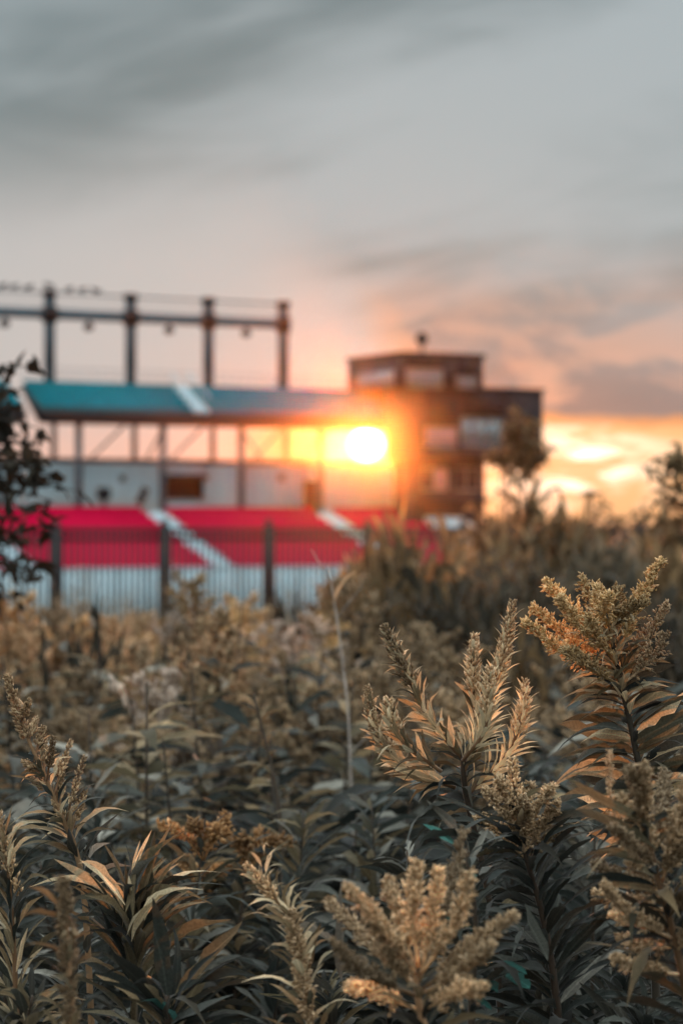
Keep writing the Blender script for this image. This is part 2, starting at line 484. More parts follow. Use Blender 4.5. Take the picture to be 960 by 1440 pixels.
# upper deck
ud = tag(stadium_root('upper_deck'), 'raised teal seating deck on slender columns with a dark soffit edge', 'seating deck')
V0, V1, NU = 10.9, 14.1, 4
dz0, dz1 = zof(579, 280, V0), zof(545, 280, V1)
dr = (dz1 - dz0) / NU; dp = (V1 - V0) / NU
ul, ur = uof(-230, V0), uof(602, V0)
gap0, gap1 = uof(36, V0), uof(60, V0)
a1 = uof(284, V0)
secs = [(ul, gap0), (gap1, a1 - .55), (a1 + .55, ur)]
for a, b in secs:
    for i in range(NU):
        y0, z0 = V0 + i * dp, dz0 + i * dr
        MB().prism([(y0, z0 - .02), (y0 + .45, z0 - .04), (y0 + .62, z0 + dr + .12), (y0 + .68, z0 + dr + .12), (y0 + .6, z0 - .14), (y0, z0 - .12)], a, b).build('seat_row', MAT['teal'], ud)
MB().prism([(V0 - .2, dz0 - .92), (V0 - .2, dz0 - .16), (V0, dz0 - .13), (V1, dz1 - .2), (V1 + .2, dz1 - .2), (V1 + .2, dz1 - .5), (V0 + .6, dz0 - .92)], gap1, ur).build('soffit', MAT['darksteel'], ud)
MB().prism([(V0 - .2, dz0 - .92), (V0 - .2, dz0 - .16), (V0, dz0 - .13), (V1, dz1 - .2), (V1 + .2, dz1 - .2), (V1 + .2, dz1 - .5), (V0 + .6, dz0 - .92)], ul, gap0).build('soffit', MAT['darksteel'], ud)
m = MB()
for i in range(NU * 2):
    y0, z0 = V0 + i * dp / 2, dz0 + i * dr / 2
    m.box(a1 - .5, a1 + .5, y0, y0 + dp / 2, z0 - .12, z0 + .22)
m.build('aisle', MAT['concrete'], ud)
for sgn in (-1, 1):
    p0 = (a1 + sgn * .6, V0 + .1, dz0 + .9); p1 = (a1 + sgn * .6, V1, dz1 + .95)
    MB().tube([p0, p1], .045).tube([p1, (p1[0], p1[1], dz1)], .045).build('handrail', MAT['concrete'], ud)
m = MB()
url = uof(490, V1)
for i, a in enumerate(np.linspace(gap1, url, 40)):
    m.box(a - .02, a + .02, V1 + .12, V1 + .16, dz1 - .2, dz1 + .95)
for z in (.5, .95): m.box(gap1, url, V1 + .11, V1 + .165, dz1 + z, dz1 + z + .04)
m.build('back_railing', MAT['frame'], ud)
def column(parent, px, v, z0, z1, w, mat=None):
    u = uof(px, v)
    m = MB().box(u - w / 2, u + w / 2, v - .04, v + .04, z0, z1)
    m.box(u - w / 2, u - w / 2 + .04, v - .16, v + .16, z0, z1 - .003).box(u + w / 2 - .04, u + w / 2, v - .16, v + .16, z0, z1 - .003)
    return m.build('column', mat or MAT['steel'], parent)
for px in (-120, -5, 111, 229, 339, 450): column(ud, px, 11.4, zb - .45, dz0 - .9, .36)
for px in (-150, -38, 76, 189, 299, 402): column(ud, px, VW + .14, wz1 + .27, dz1 - .3, .26)
def brace(parent, a, b, r=.085): MB().tube([a, b], r).build('brace', MAT['steel'], parent)
zl = wz1 + .3
for p0, p1, q in ((240, 292, 1), (370, 332, 1), (355, 402, 0), (128, 182, 0), (206, 236, 0), (420, 468, 0)):
    brace(ud, (uof(p0, VW + .1), VW + .1, zl), (uof(p1, V0 + 1), V0 + 1, dz0 - .6))

# lighting gantry above the deck
lg = tag(stadium_root('lighting_gantry'), 'slate steel gantry of posts and beam with hanging floodlights above the teal deck', 'gantry')
VG = 14.75
bz = zof(447, 200, VG); tz = zof(418, 200, VG)
pxs = (-160, -45, 70, 184, 293, 398)
for px in pxs:
    u = uof(px, VG)
    m = MB().box(u - .28, u + .28, VG - .035, VG + .035, dz1 - .3, tz + .1)
    m.box(u - .30, u - .24, VG - .22, VG + .22, dz1 - .3, tz + .103).box(u + .24, u + .30, VG - .22, VG + .22, dz1 - .3, tz + .103)
    po = m.build('post', MAT['steel'], lg)
    MB().box(u - .42, u + .42, VG - .3, VG + .3, bz - .52, bz + .45).build('gusset', MAT['darksteel'], po)
    MB().box(u - .38, u + .38, VG - .3, VG + .3, tz - .2, tz + .18).build('post_cap', MAT['darksteel'], po)
for a, b in zip(pxs[:-1], pxs[1:]):
    u0, u1 = uof(a, VG) + .32, uof(b, VG) - .32
    MB().box(u0, u1, VG - .2, VG + .2, bz - .32, bz + .32).build('beam', MAT['steel'], lg)
    MB().box(u0, u1, VG - .06, VG + .06, tz - .06, tz + .06).build('rail', MAT['steel'], lg)
    MB().box(u0, u1, VG - .04, VG + .04, bz + .75, bz + .80).build('rail', MAT['steel'], lg)
    MB().box(u0, u1, VG - .012, VG + .012, bz + .322, bz + .75).build('mesh_panel', MAT['frame'], lg) if False else None
for px in (-100, 7, 125, 238, 346):
    u = uof(px, VG)
    f = MB().tube([(u, VG, bz - .33), (u, VG, bz - .6)], .07).build('floodlight', MAT['darksteel'], lg)
    m = MB().ball((u, VG, bz - .72), (.36, .33, .27), 10, 6)
    m.build('lamp_shade', MAT['darksteel'], f, True)
# birds on the top rail
posn = ['leftmost of seven', 'second from the left', 'just left of the gantry post', 'on the cap of the gantry post',
        'first right of the gantry post', 'second right of the gantry post', 'rightmost of seven']
for (px, dzb), lab in zip(((4, 0), (21, 0), (41, 0), (69, .17), (98, 0), (117, 0), (135, 0)), posn):
    u = uof(px, VG)
    b = tag(empty('perched_bird', (SX + u * cT - VG * sT, SY + u * sT + VG * cT, tz + .07 + dzb), TH + random.choice((.3, -.4, 2.9))), 'dark roosting bird on the top rail, ' + lab, 'bird', 'birds perched along the gantry rail')
    m = MB().ball((0, 0, .2), (.24, .13, .15), 10, 6).ball((.2, 0, .34), (.1, .09, .09), 8, 5)
    m.tube([(-.12, 0, .2), (-.42, 0, .10)], [.09, .04]).tube([(.28, 0, .34), (.37, 0, .32)], [.03, .008], 5)
    m.build('body', MAT['feather'], b, True)
    for s in (-.04, .04): MB().tube([(0, s, 0), (.01, s, .1)], .018, 5).build('leg', MAT['feather'], b)
    MB().ball((-.05, .11, .21), (.22, .04, .11), 8, 5).build('wing', MAT['feather'], b, True)
    MB().ball((-.05, -.11, .21), (.22, .04, .11), 8, 5).build('wing', MAT['feather'], b, True)

# two pieces of kit standing behind the crimson seats
def kit(px, kind):
    u, v = uof(px, 12.2), 12.2
    x, y = SX + u * cT - v * sT, SY + u * sT + v * cT
    r = empty('tripod_camera' if kind else 'tilted_board', (x, y, zb - .45), TH)
    if kind:
        tag(r, 'dark hooded apparatus on spread legs above the crimson rows', 'camera tripod')
        for a in (90, 210, 330):
            MB().tube([(.55 * math.cos(R(a)), .55 * math.sin(R(a)), 0), (0, 0, .9)], [.045, .06]).build('leg', MAT['iron'], r)
        MB().box(-.2, .2, -.25, .25, .9, 1.0).build('head', MAT['iron'], r)
        m = MB(); m.prism([(-.36, 1.0), (-.4, 1.45), (-.1, 1.72), (.3, 1.65), (.36, 1.0)], -.33, .33); m.build('hood', MAT['darksteel'], r)
        MB().tube([(0, -.36, 1.3), (0, -.6, 1.27)], .13, 8).build('lens', MAT['iron'], r)
    else:
        tag(r, 'dark narrow board tilted on a short post beside the aisle head', 'board')
        MB().tube([(-.1, 0, 0), (-.05, 0, .7)], .06).build('post', MAT['iron'], r)
        m = MB().box(-.24, .24, -.06, .06, -.55, .55)
        m.build('board', MAT['darksteel'], r, mw=Matrix.Translation((.12, 0, 1.2)) @ Matrix.Rotation(R(27), 4, 'Y'))
kit(146, True)
kit(198, False)

# ------------------------------------------------------------------ press box
pb = tag(stadium_root('press_box'), 'dark stepped press box of plum brick and charcoal cladding with glazed levels', 'press box')
VP = 8.0
Pu = lambda px, v=VP: uof(px, v)
Pz = lambda py, px=640, v=VP: zof(py, px, v)
uc, ue, ug = Pu(565), Pu(679), Pu(766)
z_top, z_mid, z_low = Pz(500, 600), Pz(549, 720), Pz(650, 700)
dU, dM = 7.2, 8.0
def wall_with_windows(parent, mat, u0, u1, v0, v1, z0, z1, wins, name='wall'):
    """block with recessed windows in its front face; wins = [(ua, ub, za, zb, panes, glass)]"""
    wins = sorted(wins)
    t = .35
    m = MB()
    m.box(u0, u1, v0 + t, v1, z0, z1)
    cur = u0
    for (a, b, za, zb_, n, gl) in wins:
        if a > cur: m.box(cur, a, v0, v0 + t - .002, z0, z1)
        m.box(a, b, v0, v0 + t - .002, z0, za); m.box(a, b, v0, v0 + t - .002, zb_, z1)
        cur = b
    if cur < u1: m.box(cur, u1, v0, v0 + t - .002, z0, z1)
    w = m.build(name, mat, parent)
    for (a, b, za, zb_, n, gl) in wins:
        f = MB()
        fw = .09
        f.box(a, b, v0 + .10, v0 + .2, za, za + fw).box(a, b, v0 + .10, v0 + .2, zb_ - fw, zb_)
        for i in range(n + 1):
            x = a + i * (b - a - fw) / n
            f.box(x, x + fw, v0 + .103, v0 + .197, za + fw, zb_ - fw)
        fo = f.build('window', MAT['frame'], parent)
        for i in range(n):
            x = a + i * (b - a - fw) / n + fw
            x2 = a + (i + 1) * (b - a - fw) / n
            MB().box(x, x2, v0 + .14, v0 + .16, za + fw, zb_ - fw).build('pane', gl if not isinstance(gl, list) else gl[i % len(gl)], fo)
    return w
GL, GP = MAT['glass'], MAT['glassp']
wall_with_windows(pb, MAT['clad'], uc, ue, VP, VP + dU, z_mid + .002, z_top,
                  [(Pu(571), Pu(624), Pz(547), Pz(519), 4, GL), (Pu(642), Pu(672), Pz(545), Pz(527), 2, GL)], 'upper_storey')
MB().box(uc - .15, ue + .15, VP - .15, VP + dU + .15, z_top + .002, z_top + .2).build('roof', MAT['darksteel'], pb)
wall_with_windows(pb, MAT['brick'], Pu(568), ug, VP + .3, VP + 2.4, z_low, z_mid,
                  [(Pu(601), Pu(647), Pz(629), Pz(600), 3, GP), (Pu(651), Pu(712), Pz(627), Pz(585), 3, GL)], 'middle_storey')
MB().box(ue + .155, ug + .12, VP + .15, VP + 2.5, z_mid + .004, z_mid + .17).build('roof', MAT['darksteel'], pb)
MB().box(Pu(562) + .02, ug - .02, VP + .28, VP + .298, Pz(598) + .0, Pz(598) + .0 + .01).build('seam', MAT['darksteel'], pb) if False else None
wall_with_windows(pb, MAT['brick'], Pu(578), Pu(690), VP + .8, VP + 2.35, -5.6, z_low - .004,
                  [(Pu(601), Pu(640), Pz(690), Pz(658), 2, [MAT['void'], GP]), (Pu(648), Pu(683), Pz(690), Pz(656), 2, MAT['void'])], 'ground_storey')
MB().box(Pu(590) - .1, Pu(690) + .1, VP + .3, VP + .78, Pz(706), Pz(700)).build('ledge', MAT['brick'], pb)
for px in (735, 758):
    MB().tube([(Pu(px), VP + 2., -5.6), (Pu(px), VP + 2., z_low)], .12).build('pillar', MAT['darksteel'], pb)
# side window and dish
MB().box(uc - .04, uc - .003, VP + 1.0, VP + 5.8, Pz(545), Pz(522)).build('side_window', GL, pb)
du, dv = Pu(615), VP + 2.0
dish = MB().tube([(du, dv, z_top + .2), (du, dv, z_top + 1.0)], .09).build('satellite_dish', MAT['iron'], pb)
MB().ball((du, dv, z_top + 1.25), (.46, .22, .46), 14, 8).build('dish', MAT['iron'], dish, True)
MB().tube([(du, dv - .1, z_top + 1.1), (du - .1, dv - .55, z_top + 1.3)], .03).build('arm', MAT['iron'], dish)
# low dark equipment hut at the foot of the press box
hut = tag(stadium_root('equipment_shelter'), 'low pale shelter with a dark flat roof at the foot of the press box', 'shelter')
MB().box(Pu(652, 2), Pu(690, 2), 2, 4.5, -4.6, Pz(756, 670, 2)).build('wall', MAT['concrete'], hut)
MB().box(Pu(648, 2), Pu(693, 2), 1.7, 4.7, Pz(756, 670, 2) + .002, Pz(742, 670, 2)).build('roof', MAT['darksteel'], hut)

# ------------------------------------------------------------------ iron fence
FD = 54.0
FX = (232 - CX) * FD / F
fence = tag(empty('iron_fence', (FX, FD, 0), TH), 'black iron picket fence running behind the weeds in front of the stand', 'fence')
def fu(px):
    k = (px - CX) / F
    return (k * FD - FX) / (cT - k * sT)
ft = H + (HY - 742) / F * FD
fb = gz(FD) - .4
sp = fu(378)
picket = MB().box(-.026, .026, -.014, .014, fb + .12, ft - .02).mesh('picket', MAT['iron'])
for i in range(-3, 6):
    u = i * sp
    po = MB().box(u - .085, u + .085, -.085, .085, fb, ft + .05).build('post', MAT['iron'], fence)
    MB().ball((u, 0, ft + .12), (.1, .1, .08), 8, 5).build('cap', MAT['iron'], po, True)
    if i < 5:
        for z in (ft - .05, ft - .24, fb + .2):
            MB().box(u + .086, u + sp - .086, -.025, .025, z - .05, z + .05).build('rail', MAT['iron'], fence)
        n = 18
        for j in range(1, n):
            link('picket', picket, fence, Matrix.Translation((u + j * sp / n, .0, 0)))

# ------------------------------------------------------------------ leaves, buds, plumes
def leaf_arrays(width=.16, curl=.15, fold=.25, seg=7, twist=0., bend=0., seed=0, rag=.1, hook=0.):
    """a lance shaped blade along +x: curl droops it, hook rolls the tip, twist turns it, bend swings it aside, rag frays the edge"""
    r = np.random.default_rng(seed)
    x = np.linspace(0, 1, seg + 1)
    w = width * .5 * np.sin(np.pi * np.clip(x, 0, 1) ** .72) ** .85 + .006
    w[-1] = .002
    z = -curl * x ** 2 + .06 * np.sin(x * 3.1) * (1 - curl) - hook * np.clip(x - .55, 0, 1) ** 2 * 3
    xx = x - hook * np.clip(x - .6, 0, 1) ** 2 * 1.6
    yo = bend * x ** 2 + .012 * np.sin(x * 9 + r.random() * 6)
    v = []
    for i in range(seg + 1):
        ca, sa = math.cos(twist * x[i]), math.sin(twist * x[i])
        for sd in (1, 0, -1):
            ww = sd * w[i] * (1 + r.uniform(-rag, rag) - (.55 if r.random() < rag * .5 else 0))
            up = fold * abs(ww) + (.15 * w[i] * math.sin(x[i] * 11 + sd) if sd else 0)
            v.append((xx[i], yo[i] + ww * ca - up * sa, z[i] + ww * sa + up * ca))
    f = []
    for i in range(seg):
        a = i * 3
        f += [(a, a + 1, a + 4, a + 3), (a + 1, a + 2, a + 5, a + 4)]
    return np.array(v), np.array(f)
LEAFV = [leaf_arrays(w, c, fo, 8, tw, be, s, rg, hk) for s, (w, c, fo, tw, be, rg, hk) in enumerate(
    [(.15, .10, .3, .3, .05, .1, 0), (.17, .28, .2, -.6, -.08, .12, .1), (.13, .05, .45, .9, .1, .1, 0), (.19, .40, .25, .5, -.15, .25, .25), (.14, -.12, .4, -.4, .12, .1, 0), (.16, .18, .7, -1.2, -.1, .2, .15),
     (.15, .30, .5, 1.4, .2, .3, .4), (.12, .02, .6, -.8, -.18, .15, 0), (.17, .5, .3, .2, .1, .35, .3), (.14, -.05, .3, 1., -.05, .2, .2)])]
LEAFLO = [leaf_arrays(w, c, fo, 3, tw, be, s) for s, (w, c, fo, tw, be) in enumerate([(.17, .12, .3, .3, .1), (.19, .3, .2, -.6, -.1), (.2, .42, .3, .7, .1)])]
LEAFM = {}
def leaf_mesh(i, mat):
    k = (i, mat)
    if k not in LEAFM:
        m = MB(); m.add(*LEAFV[i]); LEAFM[k] = m.mesh('leaf', MAT[mat], True)
    return LEAFM[k]
def frame(p, d, L, up=(0, 0, 1), roll=0., wid=1.):
    d = Vector(d).normalized()
    u = Vector(up)
    y = u.cross(d)
    if y.length < 1e-3: y = Vector((1, 0, 0)).cross(d)
    y.normalize()
    z = d.cross(y)
    if roll:
        q = Matrix.Rotation(roll, 3, d); y = q @ y; z = q @ z
    m = Matrix.Identity(4)
    for r_ in range(3):
        m[r_][0], m[r_][1], m[r_][2], m[r_][3] = d[r_] * L, y[r_] * L * wid, z[r_] * L, p[r_]
    return m
def xf(m, v):
    a = np.array(m)
    return v @ a[:3, :3].T + a[:3, 3]
def bud_arrays(k=5):
    v, f = [], []
    for z, r in ((0., .12), (.42, .25)):
        for j in range(k):
            a = 2 * math.pi * j / k + z
            v.append((z, r * math.cos(a), r * math.sin(a)))
    v.append((1., 0, 0))
    q = [(j, (j + 1) % k, k + (j + 1) % k, k + j) for j in range(k)]
    t = [(k + j, k + (j + 1) % k, 2 * k) for j in range(k)]
    return np.array(v), [np.array(q), np.array(t)]
BUD = bud_arrays(5)
BUDLO = bud_arrays(3)
def curve(pts, n):
    """smooth curve through a few points (Catmull-Rom)"""
    P = [Vector(p) for p in pts]
    P = [P[0] * 2 - P[1]] + P + [P[-1] * 2 - P[-2]]
    out = []
    m = len(P) - 3
    for i in range(n):
        t = i / (n - 1) * m
        k = min(int(t), m - 1); t -= k
        a, b, c, d = P[k:k + 4]
        out.append(.5 * ((2 * b) + (c - a) * t + (2 * a - 5 * b + 4 * c - d) * t * t + (3 * b - a - 3 * c + d) * t ** 3))
    return out
def rvec(r): 
    while True:
        v = Vector((r.uniform(-1, 1), r.uniform(-1, 1), r.uniform(-1, 1)))
        if .1 < v.length < 1: return v.normalized()
def add_spike(m, pts, rad, n, size, r, bud=BUD, t0=0., spread=.7):
    """buds packed round an axis: a bud spike; pts is the axis curve"""
    k = len(pts)
    for i in range(n):
        t = t0 + (1 - t0) * (i + r.random()) / n
        x = t * (k - 1); j = min(int(x), k - 2); x -= j
        p = pts[j].lerp(pts[j + 1], x); ax = (pts[j + 1] - pts[j]).normalized()
        o = rvec(r); o = (o - ax * o.dot(ax))
        if o.length < 1e-3: continue
        o.normalize()
        rr = rad * (1 - ((t - t0) / (1 - t0)) ** 1.6 * .62) * r.uniform(.25, 1.)
        s = size * r.uniform(.7, 1.25) * (1 - .3 * t)
        m.add(xf(frame(p + o * rr, ax + o * spread, s), bud[0]), bud[1])
def add_plume(m, pts, ln, nb, per, size, r, bud=BUD, t0=.15, up=.75):
    """arching axis set with short branchlets, mostly on the upper side, each full of buds"""
    k = len(pts)
    for i in range(nb):
        t = t0 + (1 - t0) * (i + r.random()) / nb
        x = t * (k - 1); j = min(int(x), k - 2); x -= j
        p = pts[j].lerp(pts[j + 1], x); ax = (pts[j + 1] - pts[j]).normalized()
        o = rvec(r) + Vector((0, 0, up)); o -= ax * o.dot(ax) * .6
        o.normalize()
        d = (o + ax * .7).normalized()
        tt = (t - t0) / (1 - t0)
        L = ln * (.35 + .65 * math.sin(math.pi * min(1, .25 + tt * .75))) * r.uniform(.6, 1.15)
        for q in range(per):
            s_ = (q + r.random()) / per
            pp = p + d * L * s_ + rvec(r) * size * .5
            m.add(xf(frame(pp, d + rvec(r) * .55, size * r.uniform(.7, 1.3)), bud[0]), bud[1])

class Plant:
    """a plant standing at its own place; px helpers give points round its distance"""
    def __init__(s, name, label, d, px, seed, cat='plant', group=None):
        s.d, s.r = d, random.Random(seed)
        s.x0, s.z0 = (px - CX) / F * d, gz(d)
        s.root = tag(empty(name, (s.x0, d, s.z0)), label, cat, group)
        s.nl = 0
        s.extra = MB()
    def P(s, px, py, dd=0.):
        return Vector(((px - CX) / F * (s.d + dd) - s.x0, dd, H + (HY - py) / F * (s.d + dd) - s.z0))
    def px(s, n): return n / F * s.d
    def leaf(s, p, d, L, mat, up=(0, 0, 1), roll=None, var=None, wid=1.):
        if s.nl >= 300:
            s.extra.add(xf(frame(p, d, L, up, roll or 0), LEAFV[0][0]), LEAFV[0][1]); s.exm = mat; return
        s.nl += 1
        i = s.r.randrange(len(LEAFV)) if var is None or s.r.random() < .3 else s.r.choice(var)
        link('leaf', leaf_mesh(i, mat), s.root, frame(p, d, L, up, s.r.uniform(-.6, .6) if roll is None else roll, wid))
    def stem(s, pts, r0, r1, mat='stem', n=14):
        c = curve(pts, n)
        MB().tube(c, np.linspace(r0, r1, n), 6).build('stem', MAT[mat], s.root, True)
        return c
    def leafy(s, pts, n, L0, L1, mats, out=.75, t0=0., t1=1., jitter=.35, var=None, flat=1., droop=0., wid=1.):
        """leaves up an axis in a spiral; out = outward against along"""
        k = len(pts)
        for i in range(n):
            t = t0 + (t1 - t0) * (i + .5) / n
            x = t * (k - 1); j = min(int(x), k - 2); x -= j
            p = pts[j].lerp(pts[j + 1], x); ax = (pts[j + 1] - pts[j]).normalized()
            a = i * 2.399 + s.r.uniform(-.3, .3)
            e1 = ax.cross(Vector((0, 1, 0))).normalized(); e2 = ax.cross(e1)
            o = e1 * math.cos(a) + e2 * math.sin(a) * flat
            d = o * out + ax * (1 - out * .45) + rvec(s.r) * jitter * .4 + Vector((0, 0, -droop))
            s.leaf(p + o * .002, d, (L0 + (L1 - L0) * (i + .5) / n) * s.r.uniform(.75, 1.2), s.r.choice(mats), up=ax, var=var, wid=wid)
    def spike(s, pts, rad, n, size, mat, t0=0., name='flower_spike', spread=.7):
        m = MB(); c = curve(pts, 10) if len(pts) < 8 else pts
        add_spike(m, c, rad, n, size, s.r, t0=t0, spread=spread)
        m.tube(c, np.linspace(.0011, .0005, len(c)), 4)
        m.build(name, MAT[mat], s.root, False)
    def plume(s, pts, ln, nb, per, size, mat, t0=.15, up=.75):
        m = MB(); c = curve(pts, 12)
        add_plume(m, c, ln, nb, per, size, s.r, t0=t0, up=up)
        m.tube(c, np.linspace(.0013, .0005, len(c)), 4)
        m.build('flower_plume', MAT[mat], s.root, False)
    def done(s):
        if s.extra.n: tag(s.extra.build('small_leaves', MAT[s.exm], s.root, True), kind='stuff')

# --- plant in the middle: five leafy branches ending in bud spikes (in focus)
A = Plant('goldenrod', 'in focus pale goldenrod with several leafy upright branches ending in bud spikes', 2.02, 690, 11)
P = A.P
st = A.stem([P(720, 1700), P(705, 1440), P(685, 1250), P(655, 1120), P(650, 1050)], .0038, .0022, 'stemd')
A.leafy(st, 34, A.px(110), A.px(62), ['leaf', 'leafshade', 'leafblue', 'leafshade'], .95, .42, 1., droop=.15)
for pts, n, nb in (
    ([P(655, 1075), P(600, 1005), P(565, 935), P(539, 880)], 46, 230),
    ([P(640, 1108, .02), P(575, 1082, .03), P(533, 1035, .04), P(515, 966, .05)], 44, 190),
    ([P(620, 1085, -.03), P(572, 1050, -.04), P(551, 1015, -.04), P(545, 982, -.04)], 26, 110),
    ([P(655, 1080, .04), P(668, 1010, .05), P(664, 950, .05), P(667, 893, .06)], 32, 150),
    ([P(650, 1090, .0), P(682, 1010, .0), P(706, 925, .01), P(721, 845, .02)], 42, 210),
    ([P(650, 1070, -.03), P(680, 1030, -.04), P(686, 985, -.04), P(688, 938, -.04)], 24, 110),
    ([P(655, 1120, .0), P(710, 1065, .0), P(733, 1010, .0), P(738, 957, .01)], 34, 130),
):
    c = curve(pts, 16)
    MB().tube(c, np.linspace(.0019, .0009, 16), 5).build('branch', MAT['stem'], A.root, True)
    A.leafy(c, int(n * 1.75), A.px(50), A.px(20), ['leaflit', 'leaflit', 'leaflit', 'leaf'], .52, .04, .9, .3, var=[0, 2, 4, 7], wid=1.5)
    A.spike(c[8:], A.px(11.5), int(nb * 2.2), A.px(7.6), 'brown' if n > 40 else 'tan', spread=.6)
A.done()

# --- plant on the right: golden panicle over paired drooping leaves (in focus)
B = Plant('goldenrod', 'in focus tall goldenrod with a wide golden flower head and long drooping leaves', 2.0, 915, 12)
P = B.P
st = B.stem([P(930, 1700), P(918, 1300), P(905, 1130), P(890, 1040), P(872, 960), P(858, 890), P(850, 850)], .0042, .0014, 'stemd', 22)
for (x0, y0, x1, y1, x2, y2, dd, nb) in (
    (868, 925, 893, 862, 929, 790, .0, 84), (862, 905, 880, 866, 903, 828, .04, 40), (858, 895, 862, 858, 870, 828, .02, 34),
    (856, 895, 845, 860, 838, 826, -.02, 36), (858, 900, 835, 858, 818, 812, .03, 42), (860, 915, 810, 868, 766, 820, .0, 76),
    (862, 920, 815, 885, 786, 842, -.04, 46), (865, 935, 800, 898, 749, 856, .02, 60), (868, 952, 795, 922, 737, 876, -.01, 78),
    (870, 945, 905, 905, 938, 852, .02, 40), (872, 965, 912, 930, 938, 893, -.02, 32), (866, 935, 838, 895, 828, 870, -.06, 26),
    (874, 965, 830, 940, 795, 915, -.05, 40), (858, 885, 885, 860, 905, 850, -.05, 40), (860, 890, 850, 860, 855, 840, -.05, 36)):
    pts = [P(x0, y0), P(x1, y1, dd * .6), P(x2, y2, dd)]
    B.plume(pts, B.px(20), int(nb * 1.35), 9, B.px(5.6), 'gold' if x2 < 930 or y2 < 800 else 'tan', t0=.2)
    c = curve(pts, 10)
    B.leafy(c, 7, B.px(36), B.px(20), ['leaflit', 'leaf'], .8, .05, .55)
c = curve([P(874, 990), P(866, 930), P(858, 890)], 10)
B.leafy(c, 44, B.px(66), B.px(36), ['leaflit', 'leaf', 'leaflit', 'leaf'], .85, 0., 1., wid=1.2)
B.leafy(curve([P(912, 1200), P(890, 1040), P(872, 960)], 10), 40, B.px(74), B.px(54), ['leaf', 'leafshade', 'leaflit', 'leafblue'], 1., 0., 1., droop=.1)
for i in range(14):                                     # paired long leaves down the stem
    t = i / 13
    y = 952 + t * 245
    x = 872 + t * 42
    for sgn in (-1, 1):
        for rep in range(2):
            dd = (rep - .5) * .05
            L = B.px((66 + 44 * min(1, t * 2.2)) * B.r.uniform(.85, 1.1))
            d = Vector((sgn, (rep - .5) * .9 * B.r.uniform(.3, 1.2), .26 if sgn < 0 else .55))
            B.leaf(P(x, y + B.r.uniform(-7, 7)), d, L, B.r.choice(['leaf', 'leafblue', 'leaf', 'leaflit']), roll=B.r.choice((-1, 1)) * B.r.uniform(.3, 1.2), var=[1, 3, 1, 5] if sgn < 0 else [1, 0, 5], wid=1.3)
B.leafy(st, 30, B.px(120), B.px(110), ['leafshade', 'leafblue'], 1., .05, .45, droop=.25)
B.done()

# --- soft tan flower head in the middle foreground, over dark arching leaves
Cc = Plant('goldenrod', 'soft tan goldenrod in front of the middle plant, dark arching leaves below its head', 1.86, 770, 13)
P = Cc.P
st = Cc.stem([P(800, 1700), P(785, 1440), P(765, 1300), P(738, 1200), P(724, 1120), P(720, 1066)], .004, .001, 'stemd', 18)
Cc.spike(curve([P(727, 1135), P(721, 1095), P(720, 1066)], 10), Cc.px(11), 330, Cc.px(7), 'tanlit')
for (x0, y0, x1, y1, x2, y2) in ((732, 1190, 705, 1140, 680, 1112), (734, 1190, 755, 1140, 775, 1108), (735, 1200, 765, 1160, 784, 1132), (728, 1165, 712, 1125, 700, 1095),
                                 (736, 1205, 700, 1170, 672, 1150), (731, 1165, 740, 1130, 745, 1105), (737, 1210, 770, 1180, 790, 1170), (736, 1200, 735, 1150, 735, 1125)):
    dd = Cc.r.uniform(-.06, .06)
    Cc.plume([P(x0, y0), P(x1, y1, dd * .6), P(x2, y2, dd)], Cc.px(15), 75, 9, Cc.px(5.8), 'tanlit')
Cc.leafy(st, 22, Cc.px(95), Cc.px(45), ['leafshade', 'leaf', 'leaf'], .8, .58, .82)
Cc.leafy(st, 80, Cc.px(170), Cc.px(125), ['leafshade', 'leafshade', 'leafblue'], .8, .15, .66, droop=.12, var=[1, 3, 0, 1], wid=.7)
Cc.done()

# --- blurred tan plumes at the right edge
D = Plant('goldenrod', 'blurred tan goldenrod at the right edge, plumes rising before the long drooping leaves', 1.62, 950, 14)
P = D.P
st = D.stem([P(985, 1700), P(970, 1440), P(945, 1310), P(925, 1240), P(905, 1150), P(895, 1100)], .0038, .001, 'stem', 18)
D.spike(curve([P(880, 1190, .02), P(860, 1130, .02), P(856, 1056, .02)], 10), D.px(9), 230, D.px(7), 'tanlit')
for (x0, y0, x1, y1, x2, y2) in ((905, 1180, 895, 1120, 884, 1082), (908, 1180, 905, 1120, 906, 1078), (912, 1190, 930, 1130, 935, 1085), (930, 1230, 955, 1160, 965, 1095),
                                 (925, 1220, 885, 1190, 862, 1165), (935, 1260, 880, 1240, 835, 1218), (940, 1280, 880, 1270, 838, 1258), (945, 1300, 900, 1300, 860, 1290),
                                 (925, 1230, 960, 1200, 985, 1170), (950, 1330, 905, 1335, 872, 1322), (920, 1210, 905, 1165, 870, 1120), (940, 1290, 960, 1260, 975, 1225), (945, 1320, 885, 1290, 848, 1245), (935, 1270, 900, 1230, 880, 1195), (950, 1340, 970, 1310, 985, 1275), (940, 1300, 915, 1260, 905, 1215),
                                 (955, 1370, 900, 1365, 862, 1350), (945, 1330, 935, 1290, 932, 1250), (930, 1240, 945, 1190, 948, 1140)):
    dd = D.r.uniform(-.07, .07)
    D.plume([P(x0, y0), P(x1, y1, dd * .6), P(x2, y2, dd)], D.px(17), 90, 8, D.px(6.4), D.r.choice(['tanlit', 'tan', 'tanlit']))
D.leafy(st, 46, D.px(150), D.px(80), ['leafshade', 'leafshade', 'leaf'], .95, .2, .8, droop=.1)
for (x, y, tx, ty) in ((925, 1195, 790, 1162), (905, 1215, 815, 1215), (920, 1165, 780, 1150)):
    a, b = P(x, y, -.02), P(tx, ty, -.04)
    D.leaf(a, b - a + Vector((0, 0, .02)), (b - a).length, 'leaf', roll=1.2, var=[1], wid=.7)
D.done()

